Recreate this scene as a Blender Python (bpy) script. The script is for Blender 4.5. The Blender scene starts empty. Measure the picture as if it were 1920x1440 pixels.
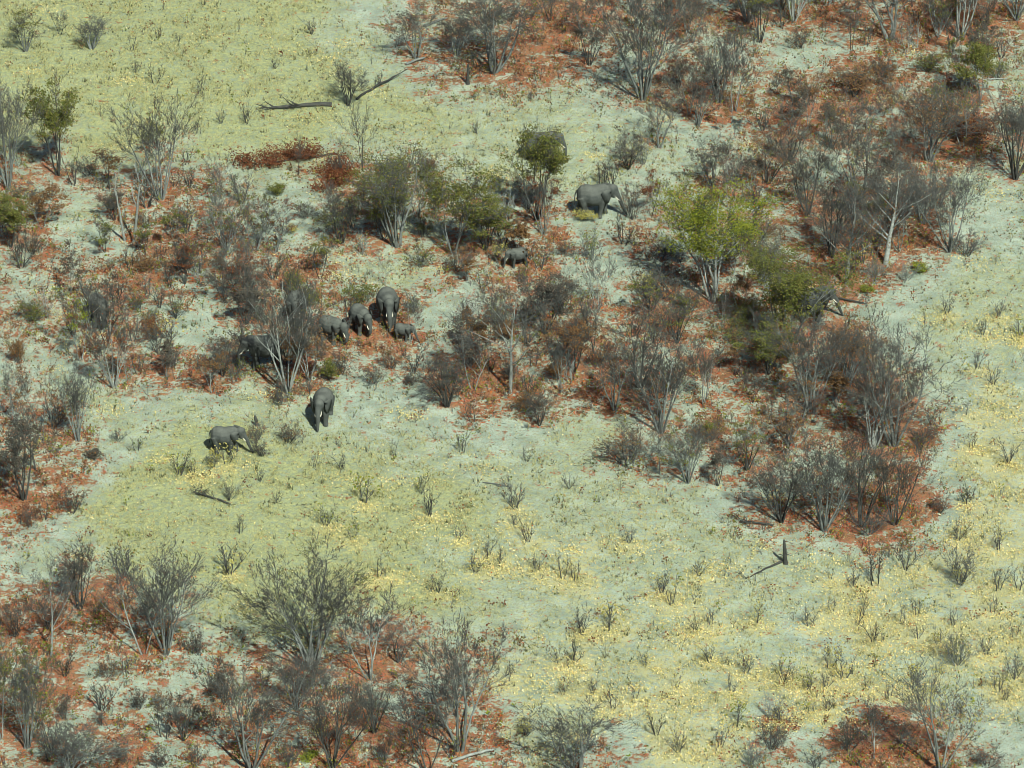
import bpy, math, random
import numpy as np
from mathutils import Vector

R = math.radians
rng = np.random.default_rng(7)
random.seed(7)
scene = bpy.context.scene
COL = scene.collection

# ------------------------------------------------------------------ camera
W0, H0 = 1920.0, 1440.0                    # frame units used in the survey below
HFOV, PITCH, DIST = R(11.0), R(28.0), 415.0
FPX = (W0 / 2) / math.tan(HFOV / 2)
CAM = np.array([0.0, -DIST * math.cos(PITCH), DIST * math.sin(PITCH)])
FWD = np.array([0.0, math.cos(PITCH), -math.sin(PITCH)])
UPV = np.array([0.0, math.sin(PITCH), math.cos(PITCH)])
cam_d = bpy.data.cameras.new('camera')
cam_d.sensor_width = 36.0
cam_d.lens = 18.0 / math.tan(HFOV / 2)
cam_d.clip_start, cam_d.clip_end = 1.0, 9000.0
cam = bpy.data.objects.new('camera', cam_d)
cam.location = CAM
cam.rotation_euler = (math.pi / 2 - PITCH, 0, 0)
COL.objects.link(cam)
scene.camera = cam

# ------------------------------------------------------------------ daylight
SUN_EL = R(47)
SH = np.array([-0.37, 0.93]); SH /= np.linalg.norm(SH)      # the way shadows fall on the ground
world = bpy.data.worlds.new('World'); scene.world = world
world.use_nodes = True
wt = world.node_tree
sky = wt.nodes.new('ShaderNodeTexSky'); sky.sky_type = 'NISHITA'; sky.sun_disc = False
sky.sun_elevation = SUN_EL; sky.sun_rotation = math.atan2(-SH[0], -SH[1])
bg = wt.nodes['Background']; bg.inputs['Strength'].default_value = 0.05
wt.links.new(sky.outputs['Color'], bg.inputs['Color'])
sun_d = bpy.data.lights.new('sun', 'SUN'); sun_d.energy = 5.0; sun_d.angle = R(0.5); sun_d.color = (0.95, 1.0, 0.85)
sun = bpy.data.objects.new('sun', sun_d); COL.objects.link(sun)
c = math.cos(SUN_EL)
sun.rotation_euler = Vector((SH[0] * c, SH[1] * c, -math.sin(SUN_EL))).to_track_quat('-Z', 'Y').to_euler()
sun.location = (30, -60, 120)
vs = scene.view_settings
vs.view_transform = 'Standard'; vs.look = 'None'; vs.gamma = 1.0; vs.use_curve_mapping = False; vs.exposure = 0.32
scene.cycles.filter_width = 0.75
scene.cycles.max_bounces = 6; scene.cycles.diffuse_bounces = 3; scene.cycles.transparent_max_bounces = 8

# ------------------------------------------------------------------ survey helpers
def at(px, py):
    """ground point seen at a frame position (the land is level to a few cm)"""
    d = FWD + np.array([1.0, 0, 0]) * ((px - W0 / 2) / FPX) + UPV * ((H0 / 2 - py) / FPX)
    t = -CAM[2] / d[2]
    p = CAM + d * t
    return p[0], p[1]

def scale_at(px, py):
    """frame units per metre, and the local downward angle"""
    x, y = at(px, py)
    v = np.array([x, y, 0.0]) - CAM
    depth = v @ FWD
    return FPX / depth, math.asin(-v[2] / np.linalg.norm(v))

def to_px(x, y):
    v0 = x - CAM[0]; v1 = y - CAM[1]; v2 = -CAM[2]
    depth = v1 * FWD[1] + v2 * FWD[2]
    return W0 / 2 + FPX * v0 / depth, H0 / 2 - FPX * (v1 * UPV[1] + v2 * UPV[2]) / depth

def height(x, y):
    return (0.10 * np.sin(x * 0.21 + 0.6 * np.sin(y * 0.13)) + 0.08 * np.sin(y * 0.27 + x * 0.11 + 1.3)
            + 0.035 * np.sin(x * 0.9 + y * 0.7) + 0.03 * np.sin(y * 1.3 - x * 0.5 + 2.0)) * 0.8

def vnoise(x, y, seed, freq):
    """smooth value noise on the ground"""
    r = np.random.default_rng(seed); T = r.random((256, 256))
    u, v = np.asarray(x) * freq + 1000, np.asarray(y) * freq + 1000
    i, j = np.floor(u).astype(int), np.floor(v).astype(int)
    a, b = u - i, v - j
    a = a * a * (3 - 2 * a); b = b * b * (3 - 2 * b)
    i0, i1, j0, j1 = i % 256, (i + 1) % 256, j % 256, (j + 1) % 256
    return (T[i0, j0] * (1 - a) + T[i1, j0] * a) * (1 - b) + (T[i0, j1] * (1 - a) + T[i1, j1] * a) * b

# what grows or lies where, 32 x 24 cells: 0 dry grass, 1 bare sand, 2 thin grass, 3 leaf litter on sand, 4 deep red litter, 5 yellow tussocks
ZONES = [
    (0, 0, 0, 0, 0, 0, 0, 0, 0, 0, 2, 1, 3, 3, 3, 3, 4, 4, 4, 3, 3, 4, 4, 3, 3, 4, 4, 3, 4, 4, 4, 3),
    (0, 0, 0, 0, 0, 0, 0, 0, 0, 0, 2, 2, 3, 3, 3, 3, 4, 4, 3, 3, 3, 3, 1, 3, 1, 1, 3, 3, 3, 3, 3, 3),
    (0, 0, 0, 0, 0, 0, 0, 0, 0, 0, 0, 2, 2, 3, 3, 3, 4, 3, 1, 1, 3, 3, 3, 3, 3, 3, 4, 4, 3, 3, 3, 2),
    (0, 0, 0, 0, 0, 0, 0, 0, 0, 0, 0, 0, 0, 0, 2, 2, 2, 2, 1, 1, 1, 3, 4, 3, 4, 4, 4, 3, 3, 4, 3, 3),
    (0, 3, 0, 0, 0, 3, 0, 0, 0, 0, 2, 2, 2, 2, 2, 2, 2, 2, 2, 2, 2, 1, 1, 3, 3, 1, 3, 3, 3, 4, 4, 3),
    (3, 3, 3, 3, 3, 3, 3, 2, 2, 2, 4, 3, 3, 3, 2, 2, 2, 2, 2, 1, 1, 2, 3, 3, 3, 1, 3, 3, 3, 3, 2, 1),
    (3, 3, 2, 3, 3, 3, 3, 3, 1, 1, 3, 3, 3, 3, 3, 3, 3, 3, 1, 1, 3, 3, 3, 3, 3, 4, 3, 3, 3, 3, 1, 1),
    (3, 4, 1, 1, 3, 4, 3, 3, 1, 1, 3, 3, 2, 2, 3, 3, 3, 4, 1, 3, 3, 1, 3, 3, 3, 3, 4, 4, 4, 1, 1, 1),
    (1, 3, 3, 3, 4, 3, 3, 3, 4, 4, 3, 2, 2, 3, 3, 3, 4, 1, 1, 1, 3, 3, 3, 3, 3, 3, 4, 3, 1, 1, 2, 2),
    (3, 3, 3, 4, 3, 3, 1, 3, 3, 3, 3, 3, 4, 1, 1, 3, 3, 3, 3, 3, 4, 3, 3, 3, 3, 3, 3, 1, 1, 2, 2, 2),
    (3, 3, 3, 3, 3, 1, 1, 3, 3, 3, 4, 4, 4, 1, 3, 3, 3, 3, 3, 3, 4, 3, 3, 3, 3, 3, 4, 1, 1, 2, 2, 2),
    (3, 1, 1, 3, 4, 4, 4, 3, 3, 4, 3, 1, 3, 3, 4, 4, 3, 3, 4, 3, 1, 3, 4, 3, 3, 3, 4, 3, 3, 2, 1, 2),
    (3, 3, 2, 2, 1, 1, 1, 2, 2, 2, 1, 1, 1, 1, 4, 4, 3, 3, 4, 4, 4, 1, 3, 3, 3, 3, 3, 4, 3, 1, 5, 5),
    (3, 3, 3, 2, 2, 0, 0, 0, 2, 2, 2, 1, 2, 1, 1, 1, 1, 2, 2, 2, 1, 3, 4, 3, 3, 3, 3, 4, 4, 1, 5, 5),
    (3, 3, 3, 1, 0, 0, 0, 0, 0, 0, 0, 0, 2, 2, 2, 2, 2, 2, 2, 3, 3, 1, 3, 3, 3, 1, 3, 3, 4, 1, 5, 5),
    (4, 4, 3, 0, 0, 0, 0, 0, 0, 0, 0, 0, 0, 0, 0, 2, 2, 2, 2, 2, 2, 2, 1, 3, 1, 3, 3, 4, 4, 1, 5, 5),
    (4, 1, 2, 0, 0, 0, 0, 0, 0, 0, 0, 0, 0, 0, 0, 2, 2, 2, 2, 2, 5, 2, 2, 3, 3, 1, 4, 4, 3, 1, 5, 5),
    (1, 2, 3, 2, 0, 0, 0, 0, 0, 0, 0, 0, 0, 2, 2, 2, 2, 5, 5, 2, 2, 2, 2, 5, 2, 2, 2, 3, 2, 5, 5, 5),
    (3, 3, 4, 4, 2, 2, 0, 0, 0, 0, 0, 0, 0, 0, 0, 2, 2, 5, 5, 2, 5, 2, 5, 2, 5, 2, 5, 5, 2, 5, 5, 2),
    (4, 4, 4, 4, 3, 3, 2, 2, 0, 0, 0, 3, 3, 2, 2, 2, 5, 2, 5, 5, 2, 5, 5, 2, 2, 1, 5, 2, 5, 2, 5, 5),
    (3, 3, 1, 3, 3, 1, 3, 3, 3, 2, 3, 4, 4, 3, 3, 3, 5, 2, 5, 2, 5, 5, 2, 5, 5, 5, 2, 5, 2, 5, 5, 2),
    (3, 4, 4, 1, 3, 1, 3, 3, 3, 3, 3, 3, 1, 3, 3, 3, 5, 2, 5, 2, 5, 5, 2, 5, 2, 5, 2, 2, 5, 5, 2, 5),
    (3, 3, 1, 4, 1, 3, 3, 3, 4, 3, 4, 4, 4, 3, 3, 4, 5, 2, 2, 1, 5, 5, 5, 2, 3, 2, 3, 4, 4, 3, 1, 1),
    (3, 3, 1, 4, 3, 1, 3, 3, 3, 3, 4, 3, 4, 3, 3, 3, 5, 2, 1, 3, 5, 5, 5, 3, 3, 1, 4, 4, 4, 4, 3, 1),
]
ZW = {0: (0.92, 0.03, 0.12), 1: (0.10, 0.07, 0.02), 2: (0.50, 0.05, 0.12),
      3: (0.12, 0.50, 0.03), 4: (0.05, 0.92, 0.0), 5: (0.34, 0.04, 0.70)}
for r_ in ZONES:
    assert len(r_) == 32, (len(r_), r_)
ZG = np.array([[ZW[ch] for ch in row] for row in ZONES])          # 24 x 32 x 3: grass, litter, yellow

LITTER_SPOTS = []          # (x, y, radius, amount), filled by trees
YELLOW_SPOTS = []

def zone(x, y):
    x = np.asarray(x, float); y = np.asarray(y, float)
    wx = (vnoise(x, y, 11, 0.35) - 0.5) * 3.2 + (vnoise(x, y, 12, 1.1) - 0.5) * 1.4
    wy = (vnoise(x, y, 13, 0.35) - 0.5) * 4.0 + (vnoise(x, y, 14, 1.1) - 0.5) * 1.8
    px, py = to_px(x + wx, y + wy)
    u, v = px / 60.0 - 0.5, py / 60.0 - 0.5
    def refl(a, n):
        a = np.mod(a, 2 * (n - 1)); return np.where(a > n - 1, 2 * (n - 1) - a, a)
    u, v = refl(u, 32), refl(v, 24)
    i = np.clip(np.floor(u).astype(int), 0, 30); j = np.clip(np.floor(v).astype(int), 0, 22)
    a = (u - i)[..., None]; b = (v - j)[..., None]
    z = (ZG[j, i] * (1 - a) + ZG[j, i + 1] * a) * (1 - b) + (ZG[j + 1, i] * (1 - a) + ZG[j + 1, i + 1] * a) * b
    g, l, ye = z[..., 0].copy(), z[..., 1].copy(), z[..., 2].copy()
    for sx, sy, sr, am in LITTER_SPOTS:
        d2 = ((x - sx) ** 2 + (y - sy) ** 2) / (sr * sr)
        k = am * np.exp(-d2)
        l = l + k * (1 - l); g = g * (1 - 0.8 * k)
    for sx, sy, sr, am in YELLOW_SPOTS:
        k = am * np.exp(-((x - sx) ** 2 + (y - sy) ** 2) / (sr * sr))
        ye = ye + k * (1 - ye)
    return g, l, ye

# ------------------------------------------------------------------ materials
def new_mat(name):
    m = bpy.data.materials.new(name); m.use_nodes = True
    nt = m.node_tree; b = nt.nodes['Principled BSDF']
    b.inputs['Roughness'].default_value = 0.9
    b.inputs['Specular IOR Level'].default_value = 0.15
    return m, nt, b

def N(nt, typ, **kw):
    n = nt.nodes.new(typ)
    for k, v in kw.items():
        setattr(n, k, v)
    return n

def ramp(nt, fac, stops, interp='LINEAR'):
    n = N(nt, 'ShaderNodeValToRGB'); cr = n.color_ramp; cr.interpolation = interp
    while len(cr.elements) < len(stops):
        cr.elements.new(0.5)
    for e, (p, c_) in zip(cr.elements, stops):
        e.position = p; e.color = (*c_, 1) if len(c_) == 3 else c_
    nt.links.new(fac, n.inputs['Fac']); return n.outputs['Color']

def noise(nt, vec, sc, det=4, rough=0.55, w=None):
    n = N(nt, 'ShaderNodeTexNoise'); n.inputs['Scale'].default_value = sc
    n.inputs['Detail'].default_value = det; n.inputs['Roughness'].default_value = rough
    nt.links.new(vec, n.inputs['Vector']); return n.outputs['Fac']

def math_(nt, op, a, b=None, clamp=False):
    n = N(nt, 'ShaderNodeMath', operation=op, use_clamp=clamp)
    for k, v in ((0, a), (1, b)):
        if v is None: continue
        if isinstance(v, (int, float)): n.inputs[k].default_value = v
        else: nt.links.new(v, n.inputs[k])
    return n.outputs[0]

def mix(nt, fac, a, b):
    n = N(nt, 'ShaderNodeMix', data_type='RGBA')
    for s, v in (('Factor', fac), ('A', a), ('B', b)):
        i = [q for q in n.inputs if q.name == s and (q.type == 'RGBA' or s == 'Factor' and q.type == 'VALUE')][0]
        if isinstance(v, (int, float)): i.default_value = v
        elif isinstance(v, tuple): i.default_value = (*v, 1)
        else: nt.links.new(v, i)
    return [o for o in n.outputs if o.type == 'RGBA'][0]

def ground_mat():
    m, nt, b = new_mat('dry_savanna_soil')
    pos = N(nt, 'ShaderNodeNewGeometry').outputs['Position']
    at_ = N(nt, 'ShaderNodeAttribute', attribute_name='cover')
    sep = N(nt, 'ShaderNodeSeparateColor'); nt.links.new(at_.outputs['Color'], sep.inputs['Color'])
    gr, li, ye = sep.outputs[0], sep.outputs[1], sep.outputs[2]
    n1 = noise(nt, pos, 0.55, 5); n2 = noise(nt, pos, 2.6, 5, 0.65); n3 = noise(nt, pos, 9.0, 3, 0.7); n4 = noise(nt, pos, 0.17, 3)
    sand = ramp(nt, n1, [(0.32, (0.25, 0.315, 0.26)), (0.5, (0.355, 0.43, 0.355)), (0.66, (0.46, 0.54, 0.45))])
    sand = mix(nt, math_(nt, 'MULTIPLY', ramp(nt, n3, [(0.52, (0, 0, 0)), (0.60, (1, 1, 1))]), 0.6), sand, (0.22, 0.22, 0.16))
    sand = mix(nt, math_(nt, 'MULTIPLY', ramp(nt, noise(nt, pos, 5.0, 4, 0.75), [(0.55, (0, 0, 0)), (0.62, (1, 1, 1))]), 0.55), sand, (0.36, 0.25, 0.16))
    gcol = ramp(nt, n2, [(0.34, (0.23, 0.27, 0.16)), (0.5, (0.35, 0.375, 0.175)), (0.66, (0.50, 0.49, 0.21))])
    def thr(mask, nn, lo, hi):
        s = math_(nt, 'ADD', mask, math_(nt, 'MULTIPLY', math_(nt, 'SUBTRACT', nn, 0.5), 1.9))
        mr = N(nt, 'ShaderNodeMapRange'); mr.inputs['From Min'].default_value = lo; mr.inputs['From Max'].default_value = hi
        nt.links.new(s, mr.inputs['Value']); return mr.outputs['Result']
    gcol = mix(nt, math_(nt, 'MULTIPLY', ramp(nt, n3, [(0.52, (0, 0, 0)), (0.60, (1, 1, 1))]), 0.6), gcol, (0.19, 0.19, 0.10))
    col = mix(nt, math_(nt, 'MULTIPLY', thr(gr, n2, 0.18, 0.95), 0.85), sand, gcol)
    col = mix(nt, math_(nt, 'MULTIPLY', thr(ye, n2, 0.46, 0.85), 0.5), col, (0.56, 0.49, 0.22))
    n5 = noise(nt, pos, 0.9, 6, 0.72)
    red = ramp(nt, n5, [(0.36, (0.11, 0.10, 0.03)), (0.42, (0.52, 0.07, 0.015)), (0.46, (0.17, 0.075, 0.025)), (0.50, (0.48, 0.115, 0.02)), (0.54, (0.26, 0.14, 0.05)), (0.58, (0.52, 0.045, 0.014)), (0.65, (0.28, 0.18, 0.08))])
    red = mix(nt, ramp(nt, n3, [(0.50, (0, 0, 0)), (0.60, (1, 1, 1))]), red, (0.10, 0.065, 0.035))
    nl = math_(nt, 'ADD', math_(nt, 'MULTIPLY', noise(nt, pos, 0.75, 4, 0.6), 0.6), math_(nt, 'MULTIPLY', noise(nt, pos, 2.7, 5, 0.75), 0.75))
    lm = N(nt, 'ShaderNodeMapRange'); lm.inputs['From Min'].default_value = 0.47; lm.inputs['From Max'].default_value = 0.70
    nt.links.new(math_(nt, 'ADD', li, math_(nt, 'MULTIPLY', math_(nt, 'SUBTRACT', nl, 0.675), 4.2)), lm.inputs['Value'])
    col = mix(nt, math_(nt, 'MULTIPLY', lm.outputs['Result'], 0.84), col, red)
    nt.links.new(col, b.inputs['Base Color'])
    bp = N(nt, 'ShaderNodeBump'); bp.inputs['Strength'].default_value = 0.8; bp.inputs['Distance'].default_value = 0.22
    nt.links.new(math_(nt, 'ADD', n2, math_(nt, 'MULTIPLY', n3, 0.5)), bp.inputs['Height'])
    nt.links.new(bp.outputs['Normal'], b.inputs['Normal'])
    return m

def bark_mat(name, lo, hi):
    m, nt, b = new_mat(name)
    tc = N(nt, 'ShaderNodeTexCoord').outputs['Object']
    oi = N(nt, 'ShaderNodeObjectInfo').outputs['Random']
    n = noise(nt, tc, 3.0, 5, 0.7)
    c1 = ramp(nt, n, [(0.3, lo), (0.7, hi)])
    k = math_(nt, 'ADD', 0.78, math_(nt, 'MULTIPLY', oi, 0.44))
    v = N(nt, 'ShaderNodeVectorMath', operation='SCALE')
    nt.links.new(c1, v.inputs[0]); nt.links.new(k, v.inputs['Scale'])
    nt.links.new(v.outputs[0], b.inputs['Base Color'])
    return m

def leaf_mat(name, cols, trans=0.25):
    """leaves differ one from the next: the tone is drawn per leaf"""
    m, nt, b = new_mat(name)
    geo = N(nt, 'ShaderNodeNewGeometry')
    st = [((i + 0.0) / max(1, len(cols) - 1), c_) for i, c_ in enumerate(cols)]
    col = ramp(nt, geo.outputs['Random Per Island'], st)
    nt.links.new(col, b.inputs['Base Color'])
    tr = N(nt, 'ShaderNodeBsdfTranslucent'); nt.links.new(col, tr.inputs['Color'])
    ms = N(nt, 'ShaderNodeMixShader'); ms.inputs[0].default_value = trans
    out = nt.nodes['Material Output']
    nt.links.new(b.outputs[0], ms.inputs[1]); nt.links.new(tr.outputs[0], ms.inputs[2]); nt.links.new(ms.outputs[0], out.inputs['Surface'])
    return m

M_GROUND = ground_mat()
M_STEM = bark_mat('grey_bark', (0.10, 0.112, 0.107), (0.23, 0.248, 0.236))
M_PALE = bark_mat('pale_bark', (0.17, 0.185, 0.175), (0.34, 0.365, 0.345))
M_DARK = bark_mat('dark_bark', (0.035, 0.036, 0.034), (0.085, 0.087, 0.08))
M_TWIG = bark_mat('twig_bark', (0.048, 0.05, 0.048), (0.115, 0.118, 0.112))
M_LEAF = {
    'olive': leaf_mat('olive_leaves', [(0.08, 0.105, 0.028), (0.14, 0.16, 0.035), (0.21, 0.195, 0.05), (0.11, 0.14, 0.035), (0.19, 0.145, 0.05)]),
    'green': leaf_mat('fresh_green_leaves', [(0.13, 0.18, 0.025), (0.25, 0.29, 0.03), (0.34, 0.34, 0.045), (0.15, 0.21, 0.03), (0.24, 0.22, 0.05)], 0.35),
    'yellow': leaf_mat('yellow_leaves', [(0.42, 0.37, 0.10), (0.55, 0.48, 0.16), (0.33, 0.33, 0.08), (0.62, 0.54, 0.22)], 0.3),
    'brown': leaf_mat('brown_leaves', [(0.16, 0.085, 0.04), (0.24, 0.12, 0.05), (0.17, 0.11, 0.06), (0.28, 0.17, 0.07)]),
    'red': leaf_mat('dark_red_leaves', [(0.14, 0.05, 0.03), (0.19, 0.065, 0.032), (0.23, 0.10, 0.045), (0.11, 0.042, 0.028)]),
    'dull': leaf_mat('dull_grey_brown_leaves', [(0.085, 0.075, 0.06), (0.12, 0.10, 0.08), (0.095, 0.09, 0.07), (0.14, 0.11, 0.085)]),
}
M_LITTER = leaf_mat('fallen_leaves', [(0.11, 0.045, 0.025), (0.50, 0.075, 0.018), (0.54, 0.16, 0.035), (0.46, 0.05, 0.018), (0.44, 0.30, 0.15), (0.16, 0.09, 0.04), (0.42, 0.10, 0.04), (0.56, 0.50, 0.36)], 0.1)
M_GRASS = leaf_mat('dry_grass_blades', [(0.30, 0.31, 0.14), (0.45, 0.43, 0.19), (0.55, 0.50, 0.24), (0.36, 0.35, 0.18), (0.24, 0.25, 0.15), (0.62, 0.55, 0.27)], 0.2)
M_FORB = leaf_mat('grey_green_forbs', [(0.07, 0.085, 0.045), (0.13, 0.145, 0.07), (0.09, 0.085, 0.055), (0.16, 0.165, 0.08)], 0.15)
M_FLECK = leaf_mat('pale_yellow_dry_leaves', [(0.72, 0.62, 0.24), (0.80, 0.70, 0.33), (0.62, 0.49, 0.18), (0.85, 0.77, 0.46), (0.68, 0.46, 0.18)], 0.2)

# ------------------------------------------------------------------ mesh helpers
def mesh_from(name, V, F, mats, smooth=True, mi=None):
    """V (n,3) array; F list of arrays, each (k, sides)"""
    me = bpy.data.meshes.new(name)
    V = np.asarray(V, np.float32)
    me.vertices.add(len(V)); me.vertices.foreach_set('co', V.ravel())
    loops = np.concatenate([np.asarray(f, np.int32).ravel() for f in F if len(f)])
    tot = np.concatenate([np.full(len(f), np.asarray(f).shape[1], np.int32) for f in F if len(f)])
    start = np.concatenate([[0], np.cumsum(tot)[:-1]]).astype(np.int32)
    me.loops.add(len(loops)); me.loops.foreach_set('vertex_index', loops)
    me.polygons.add(len(tot)); me.polygons.foreach_set('loop_start', start); me.polygons.foreach_set('loop_total', tot)
    me.polygons.foreach_set('use_smooth', np.full(len(tot), smooth))
    if mi is not None: me.polygons.foreach_set('material_index', np.asarray(mi, np.int32))
    for m in mats: me.materials.append(m)
    me.update(calc_edges=True); me.validate()
    return me

def tubes(lines):
    """lines: (points, radii, sides). The last ring closes to a point. -> V, [quads, tris]"""
    V, Q, T = [], [], []; n0 = 0
    for P, rad, sd in lines:
        P = np.asarray(P, float); n = len(P)
        t = np.gradient(P, axis=0); t /= np.linalg.norm(t, axis=1)[:, None] + 1e-9
        ref = np.array([0.0, 0, 1]) if abs(t[0, 2]) < 0.9 else np.array([1.0, 0, 0])
        a = np.cross(t, ref); a /= np.linalg.norm(a, axis=1)[:, None] + 1e-9
        b = np.cross(t, a)
        th = np.arange(sd) * 2 * np.pi / sd
        ring = (P[:-1, None] + (a[:-1, None] * np.cos(th)[None, :, None] + b[:-1, None] * np.sin(th)[None, :, None]) * np.asarray(rad)[:-1, None, None])
        V.append(ring.reshape(-1, 3)); V.append(P[-1:])
        k = np.arange(sd); k2 = (k + 1) % sd
        for i in range(n - 2):
            o = n0 + i * sd
            Q.append(np.stack([o + k, o + k2, o + sd + k2, o + sd + k], 1))
        o = n0 + (n - 2) * sd
        T.append(np.stack([o + k, o + k2, np.full(sd, n0 + (n - 1) * sd)], 1))
        n0 += (n - 1) * sd + 1
    F = []
    if Q: F.append(np.concatenate(Q))
    if T: F.append(np.concatenate(T))
    return np.concatenate(V), F

def leaf_quads(P, size, flat=0.0):
    """small folded leaves (two triangles, four corners) at points P, freely turned; flat -> lying on the ground"""
    n = len(P)
    a = rng.normal(size=(n, 3)); a[:, 2] *= (1 - flat); a /= np.linalg.norm(a, axis=1)[:, None]
    u = rng.normal(size=(n, 3)); u[:, 2] = u[:, 2] * (1 - flat)
    u -= a * (a * u).sum(1)[:, None]; u /= np.linalg.norm(u, axis=1)[:, None]
    s = (size * (0.6 + 0.8 * rng.random(n)))[:, None]
    nrm = np.cross(a, u)
    V = np.stack([P - a * s * 0.6, P + u * s * 0.38 + nrm * s * 0.12, P + a * s * 0.6, P - u * s * 0.38 + nrm * s * 0.12], 1).reshape(-1, 3)
    i = np.arange(n) * 4
    F = np.concatenate([np.stack([i, i + 1, i + 2], 1), np.stack([i, i + 2, i + 3], 1)])
    return V, F

def link(name, data, parent=None):
    o = bpy.data.objects.new(name, data); COL.objects.link(o)
    if parent is not None: o.parent = parent
    return o

def tag(o, label, cat, group=None):
    o['label'] = label; o['category'] = cat
    if group: o['group'] = group

# ------------------------------------------------------------------ plant prototypes
def norm(v): return v / (np.linalg.norm(v) + 1e-9)

def turn(d, ang, r):
    """a direction leaving d by ang, to a random side"""
    ref = np.array([0, 0, 1.0]) if abs(d[2]) < 0.95 else np.array([1.0, 0, 0])
    a = norm(np.cross(d, ref)); b = np.cross(d, a); p = r.uniform(0, 2 * math.pi)
    return norm(d * math.cos(ang) + (a * math.cos(p) + b * math.sin(p)) * math.sin(ang))

class Plant:
    """grown in metres, then brought to height 1 and crown width 1"""
    def __init__(self, seed, stems, spread, levels, kids, ratio, first, base_r, top=8.0, crook=0.16, lift=0.10, r_min=0.009, single=False, ang=(0.38, 0.95)):
        self.r = random.Random(seed); self.g = np.random.default_rng(seed)
        self.stems, self.twigs, self.tips = [], [], []
        self.ang = ang
        self.levels, self.kids, self.ratio, self.first = levels, kids, ratio, first
        self.crook, self.lift, self.rmin = crook, lift, r_min
        p0 = self.r.uniform(0, 6.28)
        for s in range(stems):
            az = p0 + s * 2 * math.pi / stems + self.r.uniform(-0.5, 0.5)
            lean = self.r.uniform(0.25, 1.0) * spread
            d = norm(np.array([math.cos(az) * math.sin(lean), math.sin(az) * math.sin(lean), math.cos(lean)]))
            off = np.array([math.cos(az), math.sin(az), 0]) * self.r.uniform(0.03, 0.20) * (0 if single else 1)
            grp = []
            self.stems.append(grp)
            self.grow(off - d * 0.15, d, top * self.r.uniform(0.55, 0.80), base_r * self.r.uniform(0.7, 1.15), 0, grp)
        self.finish()

    def grow(self, p, d, L, rad, lev, grp):
        n = (7, 5, 4, 3, 2)[min(lev, 4)]
        pts, rr = [p], [rad]
        q = p.copy(); dd = d.copy()
        for i in range(n):
            dd = norm(dd + self.g.normal(size=3) * self.crook * (0.6 if lev == 0 else 1.0) + np.array([0, 0, self.lift]))
            q = q + dd * L / n
            pts.append(q.copy()); rr.append(max(self.rmin, rad * (1 - 0.62 * (i + 1) / n)))
        if lev <= 1 and lev < self.levels: grp.append((pts, rr, 6 if lev == 0 else 5))
        else: self.twigs.append((pts, rr, 3))
        if lev >= self.levels:
            self.tips += [pts[-1], (pts[-1] + pts[-2]) * 0.5]; return
        k = self.kids[lev] + self.r.choice((-1, 0, 0, 1))
        for c_ in range(max(1, k)):
            f = self.first[lev] + (1 - self.first[lev]) * (c_ + self.r.random()) / max(1, k)
            f = min(0.999, f) * n; i = int(f); t = f - i
            pp = pts[i] * (1 - t) + pts[i + 1] * t
            dv = norm(pts[i + 1] - pts[i])
            nd = turn(dv, self.r.uniform(*self.ang), self.r)
            nd = norm(nd + np.array([0, 0, 0.12]))
            self.grow(pp, nd, L * self.ratio[lev] * self.r.uniform(0.7, 1.2) * (1.15 - 0.5 * f / n), max(self.rmin, (rr[i]) * 0.52), lev + 1, grp)
        self.grow(pts[-1], dd, L * self.ratio[lev] * 0.8, rr[-1] * 0.9, lev + 1, grp)

    def finish(self):
        tp = np.array(self.tips)
        self.h = np.percentile(tp[:, 2], 98); self.cx, self.cy = 0.0, 0.0
        self.w = max(np.percentile(tp[:, k], 97.5) - np.percentile(tp[:, k], 2.5) for k in (0, 1))
        self.tipsn = tp
        self.stem_me, self.twig_me, self.leaf_me = [], None, {}
        for grp in self.stems:
            V, F = tubes(grp); self.stem_me.append(mesh_from('stem', V, F, [M_STEM]))
        V, F = tubes(self.twigs); self.twig_me = mesh_from('crown', V, F, [M_TWIG])

    def foliage(self, n, size, lo=0.0, hi=1.0):
        key = (n, size, lo, hi)
        if key not in self.leaf_me:
            z = self.tipsn[:, 2] / self.h
            tp = self.tipsn[(z >= lo) & (z <= hi)]
            # leaves hang in clumps: some twig ends carry many, others none
            q = np.random.default_rng(n)
            cen = tp[q.integers(0, len(tp), max(8, n // 24))]
            wt = q.random(len(cen)) ** 1.5 + 0.05
            idx = q.choice(len(cen), n, p=wt / wt.sum())
            P = cen[idx] + q.normal(size=(n, 3)) * np.array([0.26, 0.26, 0.14])
            V, F = leaf_quads(P, np.full(n, size)); self.leaf_me[key] = mesh_from('foliage', V, [F], [M_LEAF['olive']], smooth=False)
        return self.leaf_me[key]

VASE = [Plant(100 + i, 5 + i % 4, 0.27 + 0.06 * (i % 3), 4, (4, 5, 4, 3), (0.50, 0.54, 0.54, 0.6), (0.50, 0.22, 0.2, 0.2), 0.074, crook=0.08, lift=0.05, ang=(0.35, 0.95), r_min=0.0085) for i in range(8)]
FORK = [Plant(200 + i, 1, 0.06, 4, (8, 6, 5, 4), (0.62, 0.58, 0.55, 0.58), (0.40, 0.22, 0.2, 0.2), 0.12, crook=0.05, lift=0.06, ang=(0.45, 1.0), r_min=0.0085, single=True) for i in range(5)]
THIN = [Plant(300 + i, 2 + i % 2, 0.32, 3, (7, 6, 5), (0.46, 0.52, 0.55), (0.40, 0.2, 0.2), 0.058, crook=0.08, lift=0.06, ang=(0.35, 0.85), r_min=0.010) for i in range(5)]
SHRUB = [Plant(400 + i, 7 + i % 3, 0.70, 3, (4, 4, 4), (0.50, 0.55, 0.6), (0.25, 0.2, 0.2), 0.024, top=2.4, crook=0.14, r_min=0.006) for i in range(6)]
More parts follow.
